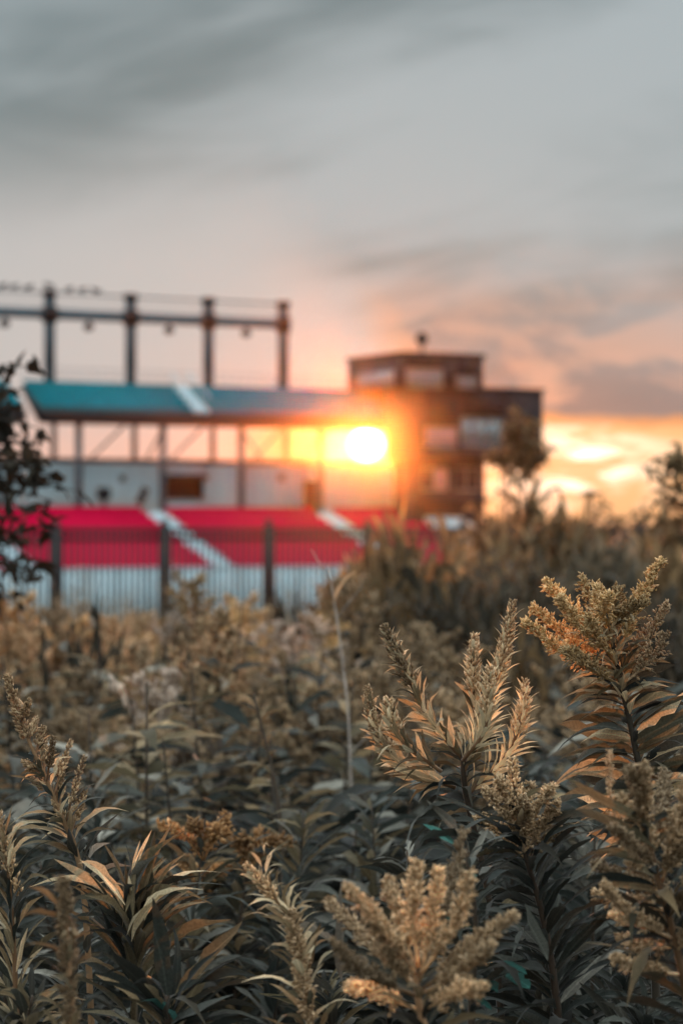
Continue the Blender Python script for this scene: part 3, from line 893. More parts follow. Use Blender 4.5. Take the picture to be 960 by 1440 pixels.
# --- low fluffy tan head at the bottom, nearest the camera
E = Plant('goldenrod', 'nearest low goldenrod with a broad fluffy tan head at the bottom middle', 1.52, 600, 15)
P = E.P
st = E.stem([P(620, 1800), P(605, 1500), P(590, 1420), P(580, 1350)], .004, .0016, 'stem')
for (x0, y0, x1, y1, x2, y2) in ((590, 1370, 630, 1270, 652, 1168), (588, 1360, 580, 1280, 586, 1214), (585, 1370, 540, 1310, 488, 1250), (585, 1365, 560, 1290, 545, 1240),
                                 (590, 1375, 610, 1290, 614, 1225), (585, 1385, 520, 1330, 462, 1268), (595, 1390, 660, 1340, 722, 1288), (585, 1400, 510, 1370, 470, 1330),
                                 (592, 1370, 640, 1300, 660, 1230), (595, 1395, 650, 1370, 690, 1330), (586, 1390, 550, 1350, 520, 1290), (590, 1380, 600, 1330, 560, 1270),
                                 (590, 1420, 530, 1400, 490, 1390), (595, 1420, 640, 1400, 680, 1390)):
    dd = E.r.uniform(-.09, .09)
    E.plume([P(x0, y0), P(x1, y1, dd * .6), P(x2, y2, dd)], E.px(20), 110, 9, E.px(6.6), 'tanlit', t0=.2)
E.leafy(st, 26, E.px(130), E.px(70), ['leafshade', 'leaf'], .9, .1, .95)
E.done()

# --- leaning spike with a column of soft buds, bottom left of centre
G1 = Plant('goldenrod', 'leaning goldenrod with a leafy bent tip and soft bud column left of the fluffy head', 1.72, 425, 16)
P = G1.P
st = G1.stem([P(440, 1800), P(436, 1440), P(428, 1360), P(412, 1300), P(380, 1255), P(345, 1216)], .0038, .001, 'stem', 20)
c = curve([P(430, 1380), P(412, 1300), P(380, 1255), P(345, 1216)], 16)
G1.leafy(c, 44, G1.px(70), G1.px(22), ['leaflit', 'leaflit', 'leaf'], .55, 0., .95, .25)
G1.spike(c[9:], G1.px(9), 260, G1.px(7), 'tanlit')
c = curve([P(436, 1480, -.05), P(430, 1390, -.05), P(415, 1320, -.05), P(408, 1272, -.05)], 14)
G1.plume(c[::3], G1.px(15), 130, 8, G1.px(7), 'tan', up=.2)
G1.leafy(c, 26, G1.px(85), G1.px(30), ['leaf', 'leaflit'], .7, 0., .9)
c = curve([P(395, 1300, .03), P(374, 1240, .03), P(372, 1192, .03)], 12)
G1.leafy(c, 12, G1.px(52), G1.px(34), ['leaflit', 'leaf'], .5)
for (x, y, tx, ty) in ((470, 1330, 415, 1270), (480, 1380, 505, 1240), (470, 1400, 395, 1330)):
    a, b = P(x, y), P(tx, ty)
    G1.leaf(a, b - a, (b - a).length, 'leafblue', roll=.8)
G1.done()

# --- brown bud spray at the left edge
G2 = Plant('goldenrod', 'in focus brown bud spray leaning to the left edge with small side spikes', 2.05, 118, 17)
P = G2.P
st = G2.stem([P(140, 1700), P(122, 1300), P(108, 1200), P(88, 1150), P(62, 1088), P(40, 1040), P(22, 990), P(10, 950)], .0034, .0008, 'stem', 26)
G2.spike(st[18:], G2.px(9.5), 300, G2.px(7.5), 'brown')
for (x0, y0, x2, y2) in ((50, 1062, 62, 1022), (62, 1088, 63, 1040), (66, 1100, 76, 1036), (76, 1120, 100, 1042), (92, 1160, 119, 1064), (98, 1178, 120, 1112), (60, 1090, 33, 1070),
                         (72, 1115, 45, 1095), (40, 1040, 52, 1010), (84, 1140, 88, 1070), (95, 1165, 75, 1125), (30, 1015, 42, 985)):
    dd = G2.r.uniform(-.03, .03)
    c = curve([P(x0, y0), P(x0 * .55 + x2 * .45, y0 * .5 + y2 * .5, dd * .5), P(x2, y2, dd)], 10)
    MB().tube(c, np.linspace(.0013, .0006, 10), 4).build('branch', MAT['stem'], G2.root, True)
    G2.spike(c[3:], G2.px(5.5), 120, G2.px(6.5), 'brown')
    G2.leafy(c, 6, G2.px(26), G2.px(14), ['leaf', 'leaflit'], .5, .05, .6)
G2.leafy(st, 34, G2.px(80), G2.px(30), ['leaf', 'leaflit', 'leafblue'], .75, .28, .66)
G2.leafy(st, 22, G2.px(95), G2.px(80), ['leafshade', 'leafblue'], .9, .05, .3)
G2.done()

# --- leafy plant with long upright blades, lower left
G3 = Plant('leafy_weed', 'broad leaved weed with long upright blades and one pale blade, lower left', 1.92, 190, 18)
P = G3.P
st = G3.stem([P(195, 1800), P(190, 1440), P(185, 1330), P(178, 1270)], .0042, .002, 'stemd')
for (x, y, tx, ty, mt, rl) in ((185, 1310, 216, 1148, 'leaf', .9), (188, 1320, 240, 1172, 'leaf', -.8), (190, 1340, 258, 1222, 'leaf', .4), (192, 1345, 262, 1232, 'leaflit', .2), (180, 1300, 76, 1205, 'leaflit', .5),
                           (182, 1300, 82, 1190, 'leaflit', -.3), (184, 1300, 200, 1180, 'leafblue', .6), (180, 1300, 150, 1185, 'leaf', .6), (190, 1330, 228, 1160, 'leaf', 1.3), (178, 1290, 120, 1175, 'leaflit', .8),
                           (186, 1350, 285, 1275, 'leafshade', .2), (186, 1330, 100, 1260, 'leafshade', .1), (185, 1300, 175, 1175, 'leafblue', -.5), (200, 1420, 250, 1240, 'leaf', .7)):
    a, b = P(x, y), P(tx, ty, G3.r.uniform(-.04, .04))
    G3.leaf(a, b - a, (b - a).length, mt, roll=rl, wid=G3.r.uniform(.5, .8))
for i in range(16):
    x, y = G3.r.uniform(165, 205), G3.r.uniform(1255, 1330)
    tx, ty = G3.r.uniform(70, 275), G3.r.uniform(1150, 1235)
    a, b = P(x, y, G3.r.uniform(-.03, .02)), P(tx, ty, G3.r.uniform(-.05, .03))
    G3.leaf(a, b - a, (b - a).length * .9, G3.r.choice(['leaflit', 'leaf', 'leaflit']), wid=G3.r.uniform(.4, .6))
G3.leafy(st, 72, G3.px(165), G3.px(95), ['leafshade', 'leaf', 'leafshade', 'leafblue', 'leaf'], .6, .25, 1., var=[0, 1, 2, 5], wid=.55)
G3.done()
# --- dark soft bud column far lower left
G4 = Plant('goldenrod', 'dim soft bud column standing blurred in the lower left corner', 1.5, 98, 19)
P = G4.P
st = G4.stem([P(110, 1800), P(102, 1440), P(95, 1330), P(90, 1232)], .0035, .001, 'stem')
G4.plume([P(102, 1460), P(95, 1330), P(90, 1236)], G4.px(16), 200, 8, G4.px(7), 'brown', t0=.02, up=.2)
G4.leafy(st, 40, G4.px(75), G4.px(24), ['leafshade', 'leaf'], .8, .2, .95)
for (x, y, tx, ty) in ((95, 1300, 35, 1264), (95, 1290, 40, 1240), (97, 1370, 130, 1330), (97, 1350, 45, 1300)):
    a, b = P(x, y), P(tx, ty)
    G4.leaf(a, b - a, (b - a).length, 'leaf', roll=.5)
G4.done()
# --- big curved blade plant
G5 = Plant('leafy_weed', 'dark weed whose single long curved blade reaches right over the black gap', 1.75, 245, 20)
P = G5.P
st = G5.stem([P(240, 1800), P(238, 1500), P(235, 1400)], .004, .002, 'stemd')
for (x, y, tx, ty, mt, w) in ((245, 1400, 346, 1292, 'leaf', .8), (245, 1420, 300, 1330, 'leafshade', .8), (240, 1430, 255, 1300, 'leafshade', .8), (236, 1430, 150, 1330, 'leafshade', .8), (240, 1440, 330, 1425, 'leafblue', 1.3),
                              (240, 1450, 390, 1415, 'leafshade', 1.2), (240, 1440, 180, 1390, 'leafshade', 1.2), (236, 1410, 205, 1260, 'leafshade', 1.1), (250, 1440, 215, 1380, 'leafteal', .9)):
    a, b = P(x, y), P(tx, ty, G5.r.uniform(-.05, .05))
    G5.leaf(a, b - a, (b - a).length, mt, roll=.7, var=[0, 2, 4], wid=w)
G5.leafy(st, 40, G5.px(150), G5.px(110), ['leafshade', 'leafshade', 'leaf'], .85, .3, 1., wid=.65)
G5.done()
# --- left edge plant
G6 = Plant('goldenrod', 'goldenrod half cut by the left edge with tawny upright leaves', 1.9, 12, 21)
P = G6.P
st = G6.stem([P(30, 1800), P(24, 1440), P(15, 1260), P(2, 1165)], .0036, .001, 'stem')
G6.leafy(st, 70, G6.px(110), G6.px(50), ['leaflit', 'leaf', 'leaf', 'leafshade'], .6, .3, .97, wid=.55)
G6.spike(curve([P(10, 1230), P(4, 1190), P(0, 1140)], 10), G6.px(9), 120, G6.px(8), 'brown')
G6.spike(curve([P(25, 1260), P(18, 1220), P(14, 1180)], 10), G6.px(7), 90, G6.px(7), 'brown')
G6.done()
# --- teal tinged leaves low in the middle
G7 = Plant('leafy_weed', 'low weed with leaves tinted as teal sky shine between the lower middle stems', 1.74, 660, 22)
P = G7.P
st = G7.stem([P(660, 1800), P(662, 1440), P(668, 1300), P(655, 1190)], .004, .0015, 'stemd')
for (x, y, tx, ty, mt, w) in ((640, 1190, 592, 1160, 'leafteal', 2.2), (668, 1240, 650, 1234, 'leafteal', 2.6), (665, 1310, 615, 1290, 'leafteal', 2.6), (690, 1320, 650, 1295, 'leafblue', 2.), (740, 1370, 690, 1335, 'leafteal', 1.8),
                              (745, 1390, 705, 1366, 'leafteal', 2.2), (700, 1395, 672, 1378, 'leafteal', 2.4), (650, 1130, 545, 1128, 'leafblue', 1.), (660, 1180, 572, 1162, 'leafshade', 1.2), (660, 1220, 525, 1240, 'leaf', 1.),
                              (660, 1200, 600, 1120, 'leafblue', 1.), (770, 1350, 720, 1280, 'leafblue', 1.4), (690, 1420, 660, 1400, 'leafteal', 1.5)):
    a, b = P(x, y), P(tx, ty, G7.r.uniform(-.03, .0))
    G7.leaf(a, b - a, (b - a).length, mt, roll=.5, wid=w)
G7.leafy(st, 46, G7.px(120), G7.px(70), ['leafshade', 'leafshade', 'leafblue'], .95, .25, 1.)
G7.done()

# --- near fillers: leafy goldenrods whose leaves are parts
def filler(d, px, top, seed, label, mats, head=None, n=60, L=120, group=None):
    q = Plant('goldenrod', label, d, px, seed, group=group)
    r = q.r
    lean = r.uniform(-40, 40)
    c = q.stem([q.P(px, 2000), q.P(px + lean * .3, (top + 1700) / 2), q.P(px + lean, top + 20)], .004, .001, 'stemd', 16)
    q.leafy(c, n, q.px(L * 1.2), q.px(L * .45), mats, .8, .35, 1., droop=.08)
    if head:
        for k in range(r.randint(4, 7)):
            a = r.uniform(-1, 1)
            dd = r.uniform(-.05, .05)
            q.plume([q.P(px + lean, top + 60), q.P(px + lean + a * 30, top + 25, dd * .5), q.P(px + lean + a * 62, top + r.uniform(-12, 30), dd)], q.px(15), 26, 5, q.px(8.5), head)
    q.done()
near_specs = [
    (2.35, 600, 1175, ['leafshade', 'leafblue'], None), (2.6, 830, 1110, ['leafblue', 'leafshade'], None),
    (2.4, 560, 1330, ['leafshade', 'leafshade'], None), (2.2, 850, 1330, ['leafshade'], None), (2.6, 250, 1150, ['leafblue', 'leaf'], 'rust'), (2.75, 320, 1165, ['leafshade', 'leaf'], 'rust'),
    (2.8, 410, 1120, ['leafblue', 'leaf'], None), (2.3, 120, 1300, ['leafshade', 'leafblue'], None), (2.9, 160, 1090, ['leafblue', 'leafshade'], None), (2.9, 540, 1110, ['leafblue', 'leaf'], None),
    (3.0, 700, 1060, ['leafshade', 'leafblue'], None), (2.9, 800, 1040, ['leafshade', 'leafblue'], None), (2.8, 950, 1050, ['leafshade', 'leafblue'], None), (2.5, 20, 1120, ['leafblue', 'leafshade'], None),
    (2.1, 480, 1360, ['leafshade', 'leaf'], None), (1.8, 880, 1390, ['leafshade', 'leafblue'], None), (1.75, 20, 1380, ['leafshade', 'leaf'], None), (2.0, 780, 1300, ['leafshade', 'leafshade'], None),
    (2.6, 380, 1230, ['leafshade', 'leafblue'], None), (2.7, 620, 1230, ['leafshade', 'leafblue'], None), (2.45, 930, 1240, ['leafshade'], None), (2.7, 90, 1190, ['leafshade', 'leafblue'], None), (2.75, 270, 1210, ['leafshade', 'leaf'], 'rust')]
NEARLAB = ['left of the middle goldenrod base', 'under the long drooping leaves', 'behind the fluffy tan head', 'right of the dark arching leaves',
           'rust', 'rust', 'above the leaning spike tip', 'behind the upright pale blade', 'right of the brown bud spray', 'under the left bud spikes', 'under the right bud spikes',
           'left of the long drooping leaves', 'behind the long drooping leaves at the right edge', 'behind the tawny leaves at the left edge', 'at the bottom left of the fluffy tan head', 'at the bottom right below the blurred plumes',
           'in the bottom left corner', 'beneath the dark arching leaves', 'just right of the leaning spike tip', 'under the teal tinted leaves', 'behind the blurred plumes at the right edge', 'below the brown bud spray', 'rust']
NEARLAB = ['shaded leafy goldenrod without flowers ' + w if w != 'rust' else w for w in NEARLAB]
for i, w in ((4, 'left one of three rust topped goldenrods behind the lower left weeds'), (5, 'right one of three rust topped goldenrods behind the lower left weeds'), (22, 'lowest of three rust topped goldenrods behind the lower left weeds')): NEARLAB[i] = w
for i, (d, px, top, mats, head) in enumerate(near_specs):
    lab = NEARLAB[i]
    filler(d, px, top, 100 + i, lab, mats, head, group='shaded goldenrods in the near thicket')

# ------------------------------------------------------------------ middle distance goldenrods (copies of prototypes)
def proto(seed, fl, lf, h=1.3, dense=1., nlv=80, nbr=17, bs=.0125, slim=1.):
    """meshes of one plant: stem, foliage, plume, standing on z = 0"""
    r = random.Random(seed)
    ph = r.uniform(0, 6)
    top = Vector((.07 * math.cos(ph), .07 * math.sin(ph), h))
    c = curve([Vector((0, 0, 0)), Vector((top.x * .2, top.y * .2, h * .5)), top], 12)
    ms = MB().tube(c, np.linspace(.005, .0015, 12), 5).mesh('stem', MAT['stemd'], True)
    mf = MB()
    for i in range(nlv):
        t = .25 + .72 * i / nlv
        x = t * 11; j = min(int(x), 10)
        p = c[j].lerp(c[j + 1], x - j); a = i * 2.399
        d = Vector((math.cos(a), math.sin(a), r.uniform(.1, .8)))
        lv = r.choice(LEAFLO[1:])
        mf.add(xf(frame(p, d, (.165 - .10 * t) * r.uniform(.8, 1.25), roll=r.uniform(-.7, .7), wid=1.2), lv[0]), lv[1])
    mp = MB()
    for k in range(nbr):
        t = (k + .5) / nbr
        a = k * 2.4 + r.random()
        p0 = c[11] - Vector((0, 0, .36 * (1 - t) - .01))
        L = (.16 * slim * (1 - t) ** .8 + .03) * r.uniform(.7, 1.3)
        o = Vector((math.cos(a), math.sin(a), 0))
        pts = curve([p0, p0 + o * L * .4 + Vector((0, 0, L * .5)), p0 + o * L * .75 + Vector((0, 0, L * .95))], 8)
        add_plume(mp, pts, .017, int(14 * dense), 5, bs, r, bud=BUDLO, t0=.1)
        mp.tube(pts, np.linspace(.0014, .0006, 8), 3)
    return ms, mf.mesh('foliage', MAT[lf], True), mp.mesh('flower_plume', MAT[fl])
protos = [proto(301, 'tan', 'leaflit'), proto(302, 'gold', 'leaf'), proto(303, 'brown', 'leafblue'), proto(304, 'tan', 'leafblue', dense=1.3),
          proto(305, 'fluff', 'leafblue', dense=.8, bs=.017), proto(306, 'rust', 'leaf'), proto(307, 'tan', 'leaflit'), proto(308, 'brown', 'leafshade'), proto(309, 'brown', 'leafshade', nlv=110, nbr=1), proto(310, 'brown', 'leaf', nlv=100, nbr=1), proto(311, 'tanlit', 'leaf', nbr=26, slim=.5), proto(312, 'gold', 'leaf', nbr=26, slim=.5), proto(313, 'tan', 'leafblue', nbr=24, slim=.42)]
kinds = {0: 'tan headed', 1: 'golden headed', 2: 'brown headed', 3: 'tan headed', 4: 'pinkish white headed', 5: 'rust headed', 6: 'pale leaved tan headed', 7: 'dark leaved brown headed', 8: 'dark leaved flowerless', 9: 'tawny leaved flowerless', 10: 'slender pale plumed', 11: 'slender golden plumed', 12: 'slender dull plumed'}
LANDM = [(0, 'cut by the left edge'), (40, 'at the left edge'), (120, 'below the left fence post'), (200, 'below the tripod camera'), (265, 'below the second fence post'), (340, 'below the long pale aisle'),
         (415, 'below the third fence post'), (520, 'beside the pale leaning stalk'), (600, 'behind the left bud spike'), (700, 'behind the middle goldenrod'), (800, 'left of the golden flower head'),
         (900, 'behind the golden flower head'), (9999, 'at the right edge')]
rr = random.Random(55)
def top_line(d):
    return 735 + 106 + 330 / (d - .6)          # blurred tops fall toward the fence with distance
def place_mid(i, d, px, k, dtop):
    ms, mf, mp = protos[k]
    z = gz(d)
    top = H + (HY - (top_line(d) + dtop)) / F * d
    h = max(.75, min(1.6, top - z))
    o = empty('goldenrod', ((px - CX) / F * d, d, z), rr.uniform(0, 6.28))
    s = h / 1.36
    o.scale = (s * rr.uniform(.9, 1.15), s * rr.uniform(.9, 1.15), s)
    dw = 'close behind the focused stems' if d < 4.2 else 'halfway out in the field' if d < 7.5 else 'far out in the field'
    pw = [w for x, w in LANDM if px < x][0]
    tag(o, kinds[k] + ' goldenrod ' + dw + ', ' + pw, 'plant', kinds[k] + ' goldenrods in the blurred field')
    for nme, me in (('stem', ms), ('foliage', mf), ('flower_plume', mp)):
        if k < 8 or nme != 'flower_plume': link(nme, me, o)
for i in range(235):
    t = rr.random()
    d = 4.3 + 13 * t ** 1.7
    px = rr.uniform(-40, 1000)
    right = px > 480
    k = rr.choice((0, 0, 1, 3, 3, 6, 2, 5, 4) if not right else (2, 2, 7, 7, 3))
    dt = rr.gauss(40, 62) + (45 if right else 0)
    if d > 8 and not right: dt = rr.gauss(4, 14)
    place_mid(i, d, px, k, dt)
# a few that stand out in the photograph
for d, px, top, k in ((5.0, 200, 890, 0), (4.4, 240, 960, 6), (5.2, 330, 880, 0), (5.6, 70, 868, 0), (6.6, 40, 845, 3), (6.4, 150, 858, 6), (6.2, 290, 850, 1), (7.5, 285, 798, 1), (7., 310, 830, 1), (8., 40, 825, 1), (6.4, 430, 872, 1), (9., 380, 848, 3), (8.5, 450, 855, 1),
                      (4.5, 365, 965, 3), (4.2, 150, 1000, 0), (6.0, 400, 925, 4), (6.3, 455, 900, 4), (5.4, 120, 940, 6), (7.2, 225, 866, 4), (6.8, 345, 870, 4), (5.0, 290, 975, 3), (4.8, 440, 985, 6), (4.4, 60, 1000, 3), (7.5, 100, 858, 1), (5.6, 260, 900, 0), (6., 375, 900, 0)):
    place_mid(0, d, px, k, top - top_line(d))
for d, px, top, k in ((3.3, 205, 890, 10), (3.6, 243, 930, 11), (3.7, 325, 885, 10), (3.9, 62, 865, 12), (3.4, 148, 950, 12), (3.8, 440, 905, 10), (4.6, 288, 800, 11), (4.3, 395, 868, 12), (3.2, 300, 975, 11), (4.4, 110, 850, 10), (3.3, 400, 985, 10),
                      (4.5, 172, 862, 11), (4.6, 352, 845, 10), (4.2, 20, 880, 11), (3.5, 470, 985, 12), (4.8, 455, 858, 11)):
    place_mid(0, d, px, k, top - top_line(d))
for i in range(34):
    d = rr.uniform(3.0, 4.4)
    place_mid(i, d, rr.uniform(-30, 990), rr.choice((8, 8, 9)), rr.gauss(80, 35))
# the rest of the field reads as one mass
def field_mass(name, n, d0, d1, mat, seed, leaf_n, bud_n, lo, hi, px0=-60, px1=1020, tops=0):
    r = random.Random(seed)
    m = MB()
    for i in range(n):
        d = math.sqrt(r.uniform(d0 * d0, d1 * d1))
        px = r.uniform(px0, px1)
        x, z = (px - CX) / F * d, gz(d)
        top = H + (HY - (top_line(d) + tops + r.gauss(20, 26))) / F * d
        h = max(.5, min(1.5, top - z)) * r.uniform(lo, hi)
        for j in range(leaf_n):
            t = .3 + .7 * j / leaf_n
            a = r.uniform(0, 6.28)
            lv = r.choice(LEAFLO)
            p = Vector((x + .04 * math.cos(a), d + .04 * math.sin(a), z + h * t))
            m.add(xf(frame(p, (math.cos(a), math.sin(a), r.uniform(-.2, .8)), r.uniform(.06, .12), roll=r.uniform(-.8, .8), wid=1.4), lv[0]), lv[1])
        for j in range(bud_n):
            p = Vector((x + r.gauss(0, .04), d + r.gauss(0, .04), z + h * r.uniform(.86, 1.06)))
            m.add(xf(frame(p, rvec(r) + Vector((0, 0, 1)), r.uniform(.014, .026)), BUDLO[0]), BUDLO[1])
    tag(m.build(name, MAT[mat], None, True), kind='stuff')
    return bpy.context.scene.objects
field_mass('weed_undergrowth', 700, 2.5, 8, 'leafshade', 61, 34, 0, .75, .95, tops=30)
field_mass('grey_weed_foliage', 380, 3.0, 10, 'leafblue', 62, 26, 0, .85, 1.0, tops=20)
field_mass('tan_weed_mass', 420, 10, 40, 'tan', 63, 3, 30, .9, 1.08, -80, 560)
field_mass('brown_weed_mass', 600, 7, 45, 'brown', 64, 10, 22, .85, 1.0, -80, 1040)
field_mass('outer_weed_mass', 700, 8, 50, 'brown', 65, 12, 14, .85, 1.0, 1020, 2000)
field_mass('outer_tan_weed_mass', 500, 8, 50, 'tan', 67, 10, 20, .85, 1.0, -1000, -60)

def thicket(name, n, mat, seed, leaf_n):
    """the same weeds go on beside and behind the viewer"""
    r = random.Random(seed)
    m = MB(); k = 0
    while k < n:
        x, y = r.uniform(-5, 5), r.uniform(-5, 14)
        if math.hypot(x, y) < .95 or (y > 0 and abs(x) < .152 * y + .22): continue
        k += 1
        z = gz(y); h = r.uniform(1.1, 1.42) * (1 if y < 4 else .9)
        for j in range(leaf_n):
            t = .25 + .75 * j / leaf_n
            a = r.uniform(0, 6.28)
            lv = r.choice(LEAFLO)
            p = Vector((x + .05 * math.cos(a), y + .05 * math.sin(a), z + h * t))
            m.add(xf(frame(p, (math.cos(a), math.sin(a), r.uniform(-.2, .9)), r.uniform(.08, .15), roll=r.uniform(-.8, .8), wid=1.6), lv[0]), lv[1])
    tag(m.build(name, MAT[mat], None, True), kind='stuff')
thicket('weed_thicket', 1000, 'leaf', 66, 30)

# pale dry stalk leaning in front of the fence
ds = Plant('dry_stalk', 'bleached bare stalk leaning across the blurred field in the middle', 3.6, 498, 70)
P = ds.P
c = curve([P(505, 1500), P(492, 1060), P(480, 920), P(462, 795)], 16)
MB().tube(c, np.linspace(.0019, .0010, 16) * (1 + .35 * (np.arange(16) % 4 == 0)), 7).build('stalk', MAT['stalk'], ds.root, True)
for (a, b) in ((5, .05), (8, -.06), (12, .04), (14, -.03)):
    MB().tube([c[a], c[a] + Vector((b, .01, .05))], [.0012, .0005], 5).build('side_shoot', MAT['stalk'], ds.root, True)
ds.leaf(P(470, 850), Vector((.3, 0, 1)), .06, 'leaflit')

dk = Plant('dry_stalk', 'dark leaning stem in the blurred field left of the pale stalk', 3.0, 395, 71)
P = dk.P
c = curve([P(402, 1500), P(396, 1190), P(384, 1090), P(356, 975)], 14)
MB().tube(c, np.linspace(.0034, .0016, 14), 6).build('stalk', MAT['stemd'], dk.root, True)
dk.leafy(c, 12, dk.px(52), dk.px(30), ['leafshade', 'leaf'], .8, .45, 1., droop=.3)
dk.done()

# ------------------------------------------------------------------ shrubs on the right (wands with leaves)
def shrub_meshes(seed, mat, wands, leaves, spread=.55, size=.05):
    r = random.Random(seed)
    mf, ms = MB(), MB()
    for w in range(wands):
        a = r.uniform(0, 6.28); q = r.random() ** .6 * spread
        h = r.uniform(.72, 1.0) * (1 - .25 * q)
        b = Vector((r.gauss(0, .08), r.gauss(0, .08), 0))
        tip = b + Vector((math.cos(a) * q, math.sin(a) * q, h))
        c = curve([b, b.lerp(tip, .5) + Vector((0, 0, .06)), tip], 8)
        ms.tube(c, np.linspace(.008, .0015, 8), 4)
        for i in range(leaves):
            t = .18 + .82 * r.random() ** .8
            x = t * 7; j = min(int(x), 6)
            p = c[j].lerp(c[j + 1], x - j)
            d = rvec(r) + Vector((0, 0, .5))
            lv = r.choice(LEAFLO)
            p = p + rvec(r) * .05 * r.random()
            mf.add(xf(frame(p, d, size * r.uniform(.6, 1.4), roll=r.uniform(-1, 1), wid=1.9), lv[0]), lv[1])
    return ms.mesh('stems', MAT['bark'], True), mf.mesh('foliage', MAT[mat], True)
shp = [shrub_meshes(401, 'shrub', 56, 52, .6, .10), shrub_meshes(402, 'shrubg', 54, 52, .6, .10), shrub_meshes(403, 'shrub', 50, 56, .7, .10), shrub_meshes(404, 'shrub', 30, 40, .5, .11), shrub_meshes(405, 'leafshade', 44, 46, .6, .10)]
shrub_labels = []
def shrub(k, d, px, top, wid, label):
    ms, mf = shp[k]
    z = gz(d)
    h = (H + (HY - top) / F * d - z) * 1.06
    o = tag(empty('shrub', ((px - CX) / F * d, d, z), rr.uniform(0, 6.28)), label, 'shrub', 'shrubs massed on the right')
    s = wid / F * d / .8
    o.scale = (s, s, h)
    link('stems', ms, o); link('foliage', mf, o)
for k, d, px, top, wid, lab in (
    (0, 9.5, 515, 806, 130, 'low olive brown shrub catching the orange glow beside the pale stalk'),
    (3, 8., 592, 756, 170, 'tall loose golden brown shrub rising before the tower base'),
    (0, 9., 570, 756, 190, 'olive brown shrub glowing under the sun beside the press box foot'),
    (2, 10., 640, 750, 200, 'olive brown shrub in front of the dark shelter roof'),
    (1, 8., 720, 800, 200, 'grey olive shrub directly behind the middle goldenrod spikes'),
    (0, 12., 740, 700, 150, 'tall olive brown shrub standing below the press box overhang'),
    (1, 9., 850, 778, 220, 'grey olive shrub behind the golden flower head'),
    (2, 13., 830, 750, 190, 'olive brown shrub against the bright sky right of the press box'),
    (0, 11., 930, 742, 190, 'olive brown shrub under the bare branches at the right edge'),
    (1, 7., 600, 830, 200, 'low grey olive shrub behind the left spike of the middle goldenrod'),
    (1, 6.5, 800, 850, 220, 'low grey olive shrub between the two focused goldenrods'),
    (1, 6.5, 940, 860, 200, 'low grey olive shrub behind the long drooping leaves'),
    (3, 16., 690, 738, 100, 'thin olive brown shrub before the shelter wall'),
    (3, 16., 778, 735, 90, 'thin olive brown shrub notched against the bright sky'),
    (2, 6., 690, 880, 180, 'lowest olive brown shrub between the middle goldenrod and the far shrubs'),
    (4, 5.4, 120, 862, 95, 'dark round shrub in the field left of the golden weeds'),
    (4, 4.7, 268, 930, 60, 'dark low shrub under the long pale aisle in the blurred field'),
    (4, 4.8, 425, 948, 95, 'dark broad shrub left of the pale leaning stalk'),
    (4, 5.6, 20, 900, 60, 'dark shrub at the left edge above the brown bud spray'),
    (4, 9., 405, 832, 60, 'small dark shrub at the foot of the third fence post'),
    (4, 9., 250, 836, 45, 'small dark shrub at the foot of the second fence post')):
    shrub(k, d, px, top, wid, lab)

# ------------------------------------------------------------------ saplings with big leaves
def sapling(name, label, d, px, trunk, branches, lsize, nleaf, mat, seed, bark='bark', tr=.02, wid=2.6, group=None):
    q = Plant(name, label, d, px, seed, 'tree')
    c = curve([q.P(*p) for p in trunk], 18)
    MB().tube(c, np.linspace(tr, tr * .3, 18), 7).build('trunk', MAT[bark], q.root, True)
    for br in branches:
        b = curve([q.P(*p) for p in br], 10)
        MB().tube(b, np.linspace(tr * .35, tr * .1, 10), 5).build('branch', MAT[bark], q.root, True)
        for i in range(nleaf):
            t = .15 + .85 * (i + q.r.random()) / nleaf
            x = t * 9; j = min(int(x), 8)
            p = b[j].lerp(b[j + 1], x - j) + rvec(q.r) * lsize * .25
            q.leaf(p, rvec(q.r) + Vector((0, 0, -.35)), lsize * q.r.uniform(.7, 1.25), mat, roll=q.r.uniform(-1.5, 1.5), wid=wid)
    q.done()
T = []
r2 = random.Random(5)
sapling('sapling', 'dark leaved sapling cutting into the left edge before the stand', 5.2, -20,
        [(-60, 1300), (-40, 1000), (-25, 780), (-20, 620), (-30, 500)],
        [[(-28, 700), (20, 690), (78, 706)], [(-28, 720), (20, 730), (72, 712)], [(-30, 740), (10, 760), (60, 770)], [(-22, 640), (20, 640), (52, 668)], [(-22, 640), (30, 655), (96, 672)],
         [(-22, 590), (10, 590), (66, 606)], [(-22, 560), (0, 545), (20, 552)], [(-25, 540), (5, 520), (50, 513)], [(-22, 600), (5, 615), (30, 610)], [(-30, 760), (0, 790), (50, 800)],
         [(-30, 780), (-5, 820), (30, 850)], [(-22, 690), (0, 680), (30, 720)], [(-30, 740), (20, 745), (70, 745)], [(-25, 570), (10, 575), (28, 580)], [(-26, 650), (40, 672), (104, 690)], [(-30, 770), (20, 790), (64, 812)], [(-24, 610), (20, 622), (60, 640)]],
        .046, 12, 'tree', 81, tr=.012, wid=3.0)
sapling('sapling', 'dark bare twigged sapling at the right edge against the bright sky', 8.5, 985,
        [(1010, 1100), (1000, 900), (985, 760), (975, 640), (970, 560)],
        [[(985, 740), (950, 700), (902, 652)], [(980, 700), (955, 660), (935, 640)], [(978, 680), (950, 650), (950, 625)], [(990, 770), (940, 735), (900, 720)], [(985, 750), (955, 720), (915, 700)],
         [(975, 660), (960, 650), (940, 655)], [(990, 770), (960, 750), (930, 760)], [(985, 720), (965, 690), (945, 690)]],
        .06, 24, 'shrub', 82, tr=.012, wid=2.2)
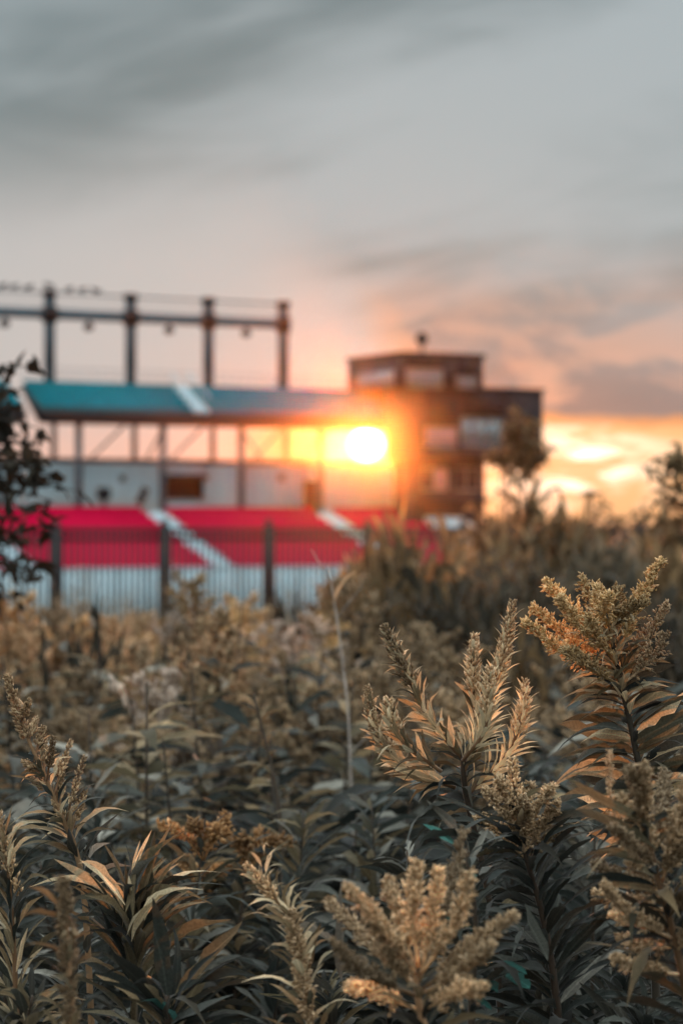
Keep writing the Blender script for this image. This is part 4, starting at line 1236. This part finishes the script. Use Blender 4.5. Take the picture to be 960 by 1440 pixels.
sapling('sapling', 'brown leaved sapling rising in front of the press box corner', 15., 738,
        [(742, 1000), (740, 800), (735, 700), (730, 640), (728, 585)],
        [[(735, 690), (705, 650), (692, 630)], [(735, 680), (755, 650), (768, 628)], [(732, 660), (715, 620), (708, 600)], [(731, 650), (745, 610), (748, 592)], [(730, 640), (728, 600), (728, 578)],
         [(733, 665), (715, 645), (690, 640)], [(733, 665), (750, 640), (764, 642)], [(732, 655), (722, 620), (718, 606)], [(732, 655), (740, 625), (738, 600)], [(738, 740), (715, 700), (700, 690)], [(738, 740), (760, 700), (775, 690)]],
        .085, 34, 'shrub', 83, tr=.006, wid=2.4)
sapling('sapling', 'wispy sapling poking into the glow right of the press box', 14., 832,
        [(838, 1000), (836, 800), (832, 740), (830, 690)],
        [[(834, 760), (815, 735), (800, 728)], [(834, 760), (850, 735), (868, 728)], [(833, 735), (845, 715), (850, 712)], [(832, 715), (830, 700), (829, 690)], [(834, 750), (870, 740), (890, 718)], [(834, 770), (800, 750), (770, 735)]],
        .07, 12, 'shrub', 84, tr=.012, wid=2.)

# ------------------------------------------------------------------ far trees along the horizon
def far_tree(d, px, top, w, label):
    r = random.Random(int(px * 7 + d))
    q = tag(empty('distant_tree', ((px - CX) / F * d, d, gz(d))), label, 'tree', 'trees along the horizon')
    h = H + (HY - top) / F * d - gz(d)
    ww = w / F * d
    MB().tube([(0, 0, 0), (.1, 0, h * .5), (0, .1, h * .8)], [h * .03, h * .02, h * .006], 6).build('trunk', MAT['bark'], q)
    m = MB()
    cl = [(Vector((r.gauss(0, ww * .22), r.gauss(0, ww * .22), h * r.uniform(.35, .92))), ww * r.uniform(.12, .25)) for _ in range(14)]
    for c_, rad in cl:
        for i in range(55):
            p = c_ + rvec(r) * rad * r.random() ** .4
            lv = r.choice(LEAFLO)
            m.add(xf(frame(p, rvec(r), h * .07 * r.uniform(.6, 1.3), wid=2.6), lv[0]), lv[1])
    m.build('crown', MAT['treef'], q, True)
for d, px, top, w in ((330, 715, 724, 70), (350, 790, 726, 60), (310, 860, 722, 80), (340, 930, 720, 80), (300, 985, 712, 90), (360, 655, 727, 60)):
    far_tree(d, px, top, w, 'low distant tree on the horizon under the bright strip right of the press box')

# ------------------------------------------------------------------ warm air volume added to give the lens halo round the sun
hz = MB().box(-160, 160, -12, 420, -7, 15.2)
hm = bpy.data.materials.new('sun_halo_air'); hm.use_nodes = True
t = hm.node_tree; t.nodes.clear()
pv = t.nodes.new('ShaderNodeVolumePrincipled')
pv.inputs['Color'].default_value = (1., .62, .36, 1)
pv.inputs['Density'].default_value = .000031
pv.inputs['Anisotropy'].default_value = .98
ho = t.nodes.new('ShaderNodeOutputMaterial')
t.links.new(pv.outputs[0], ho.inputs['Volume'])
tag(hz.build('halo_volume', hm), kind='stuff')
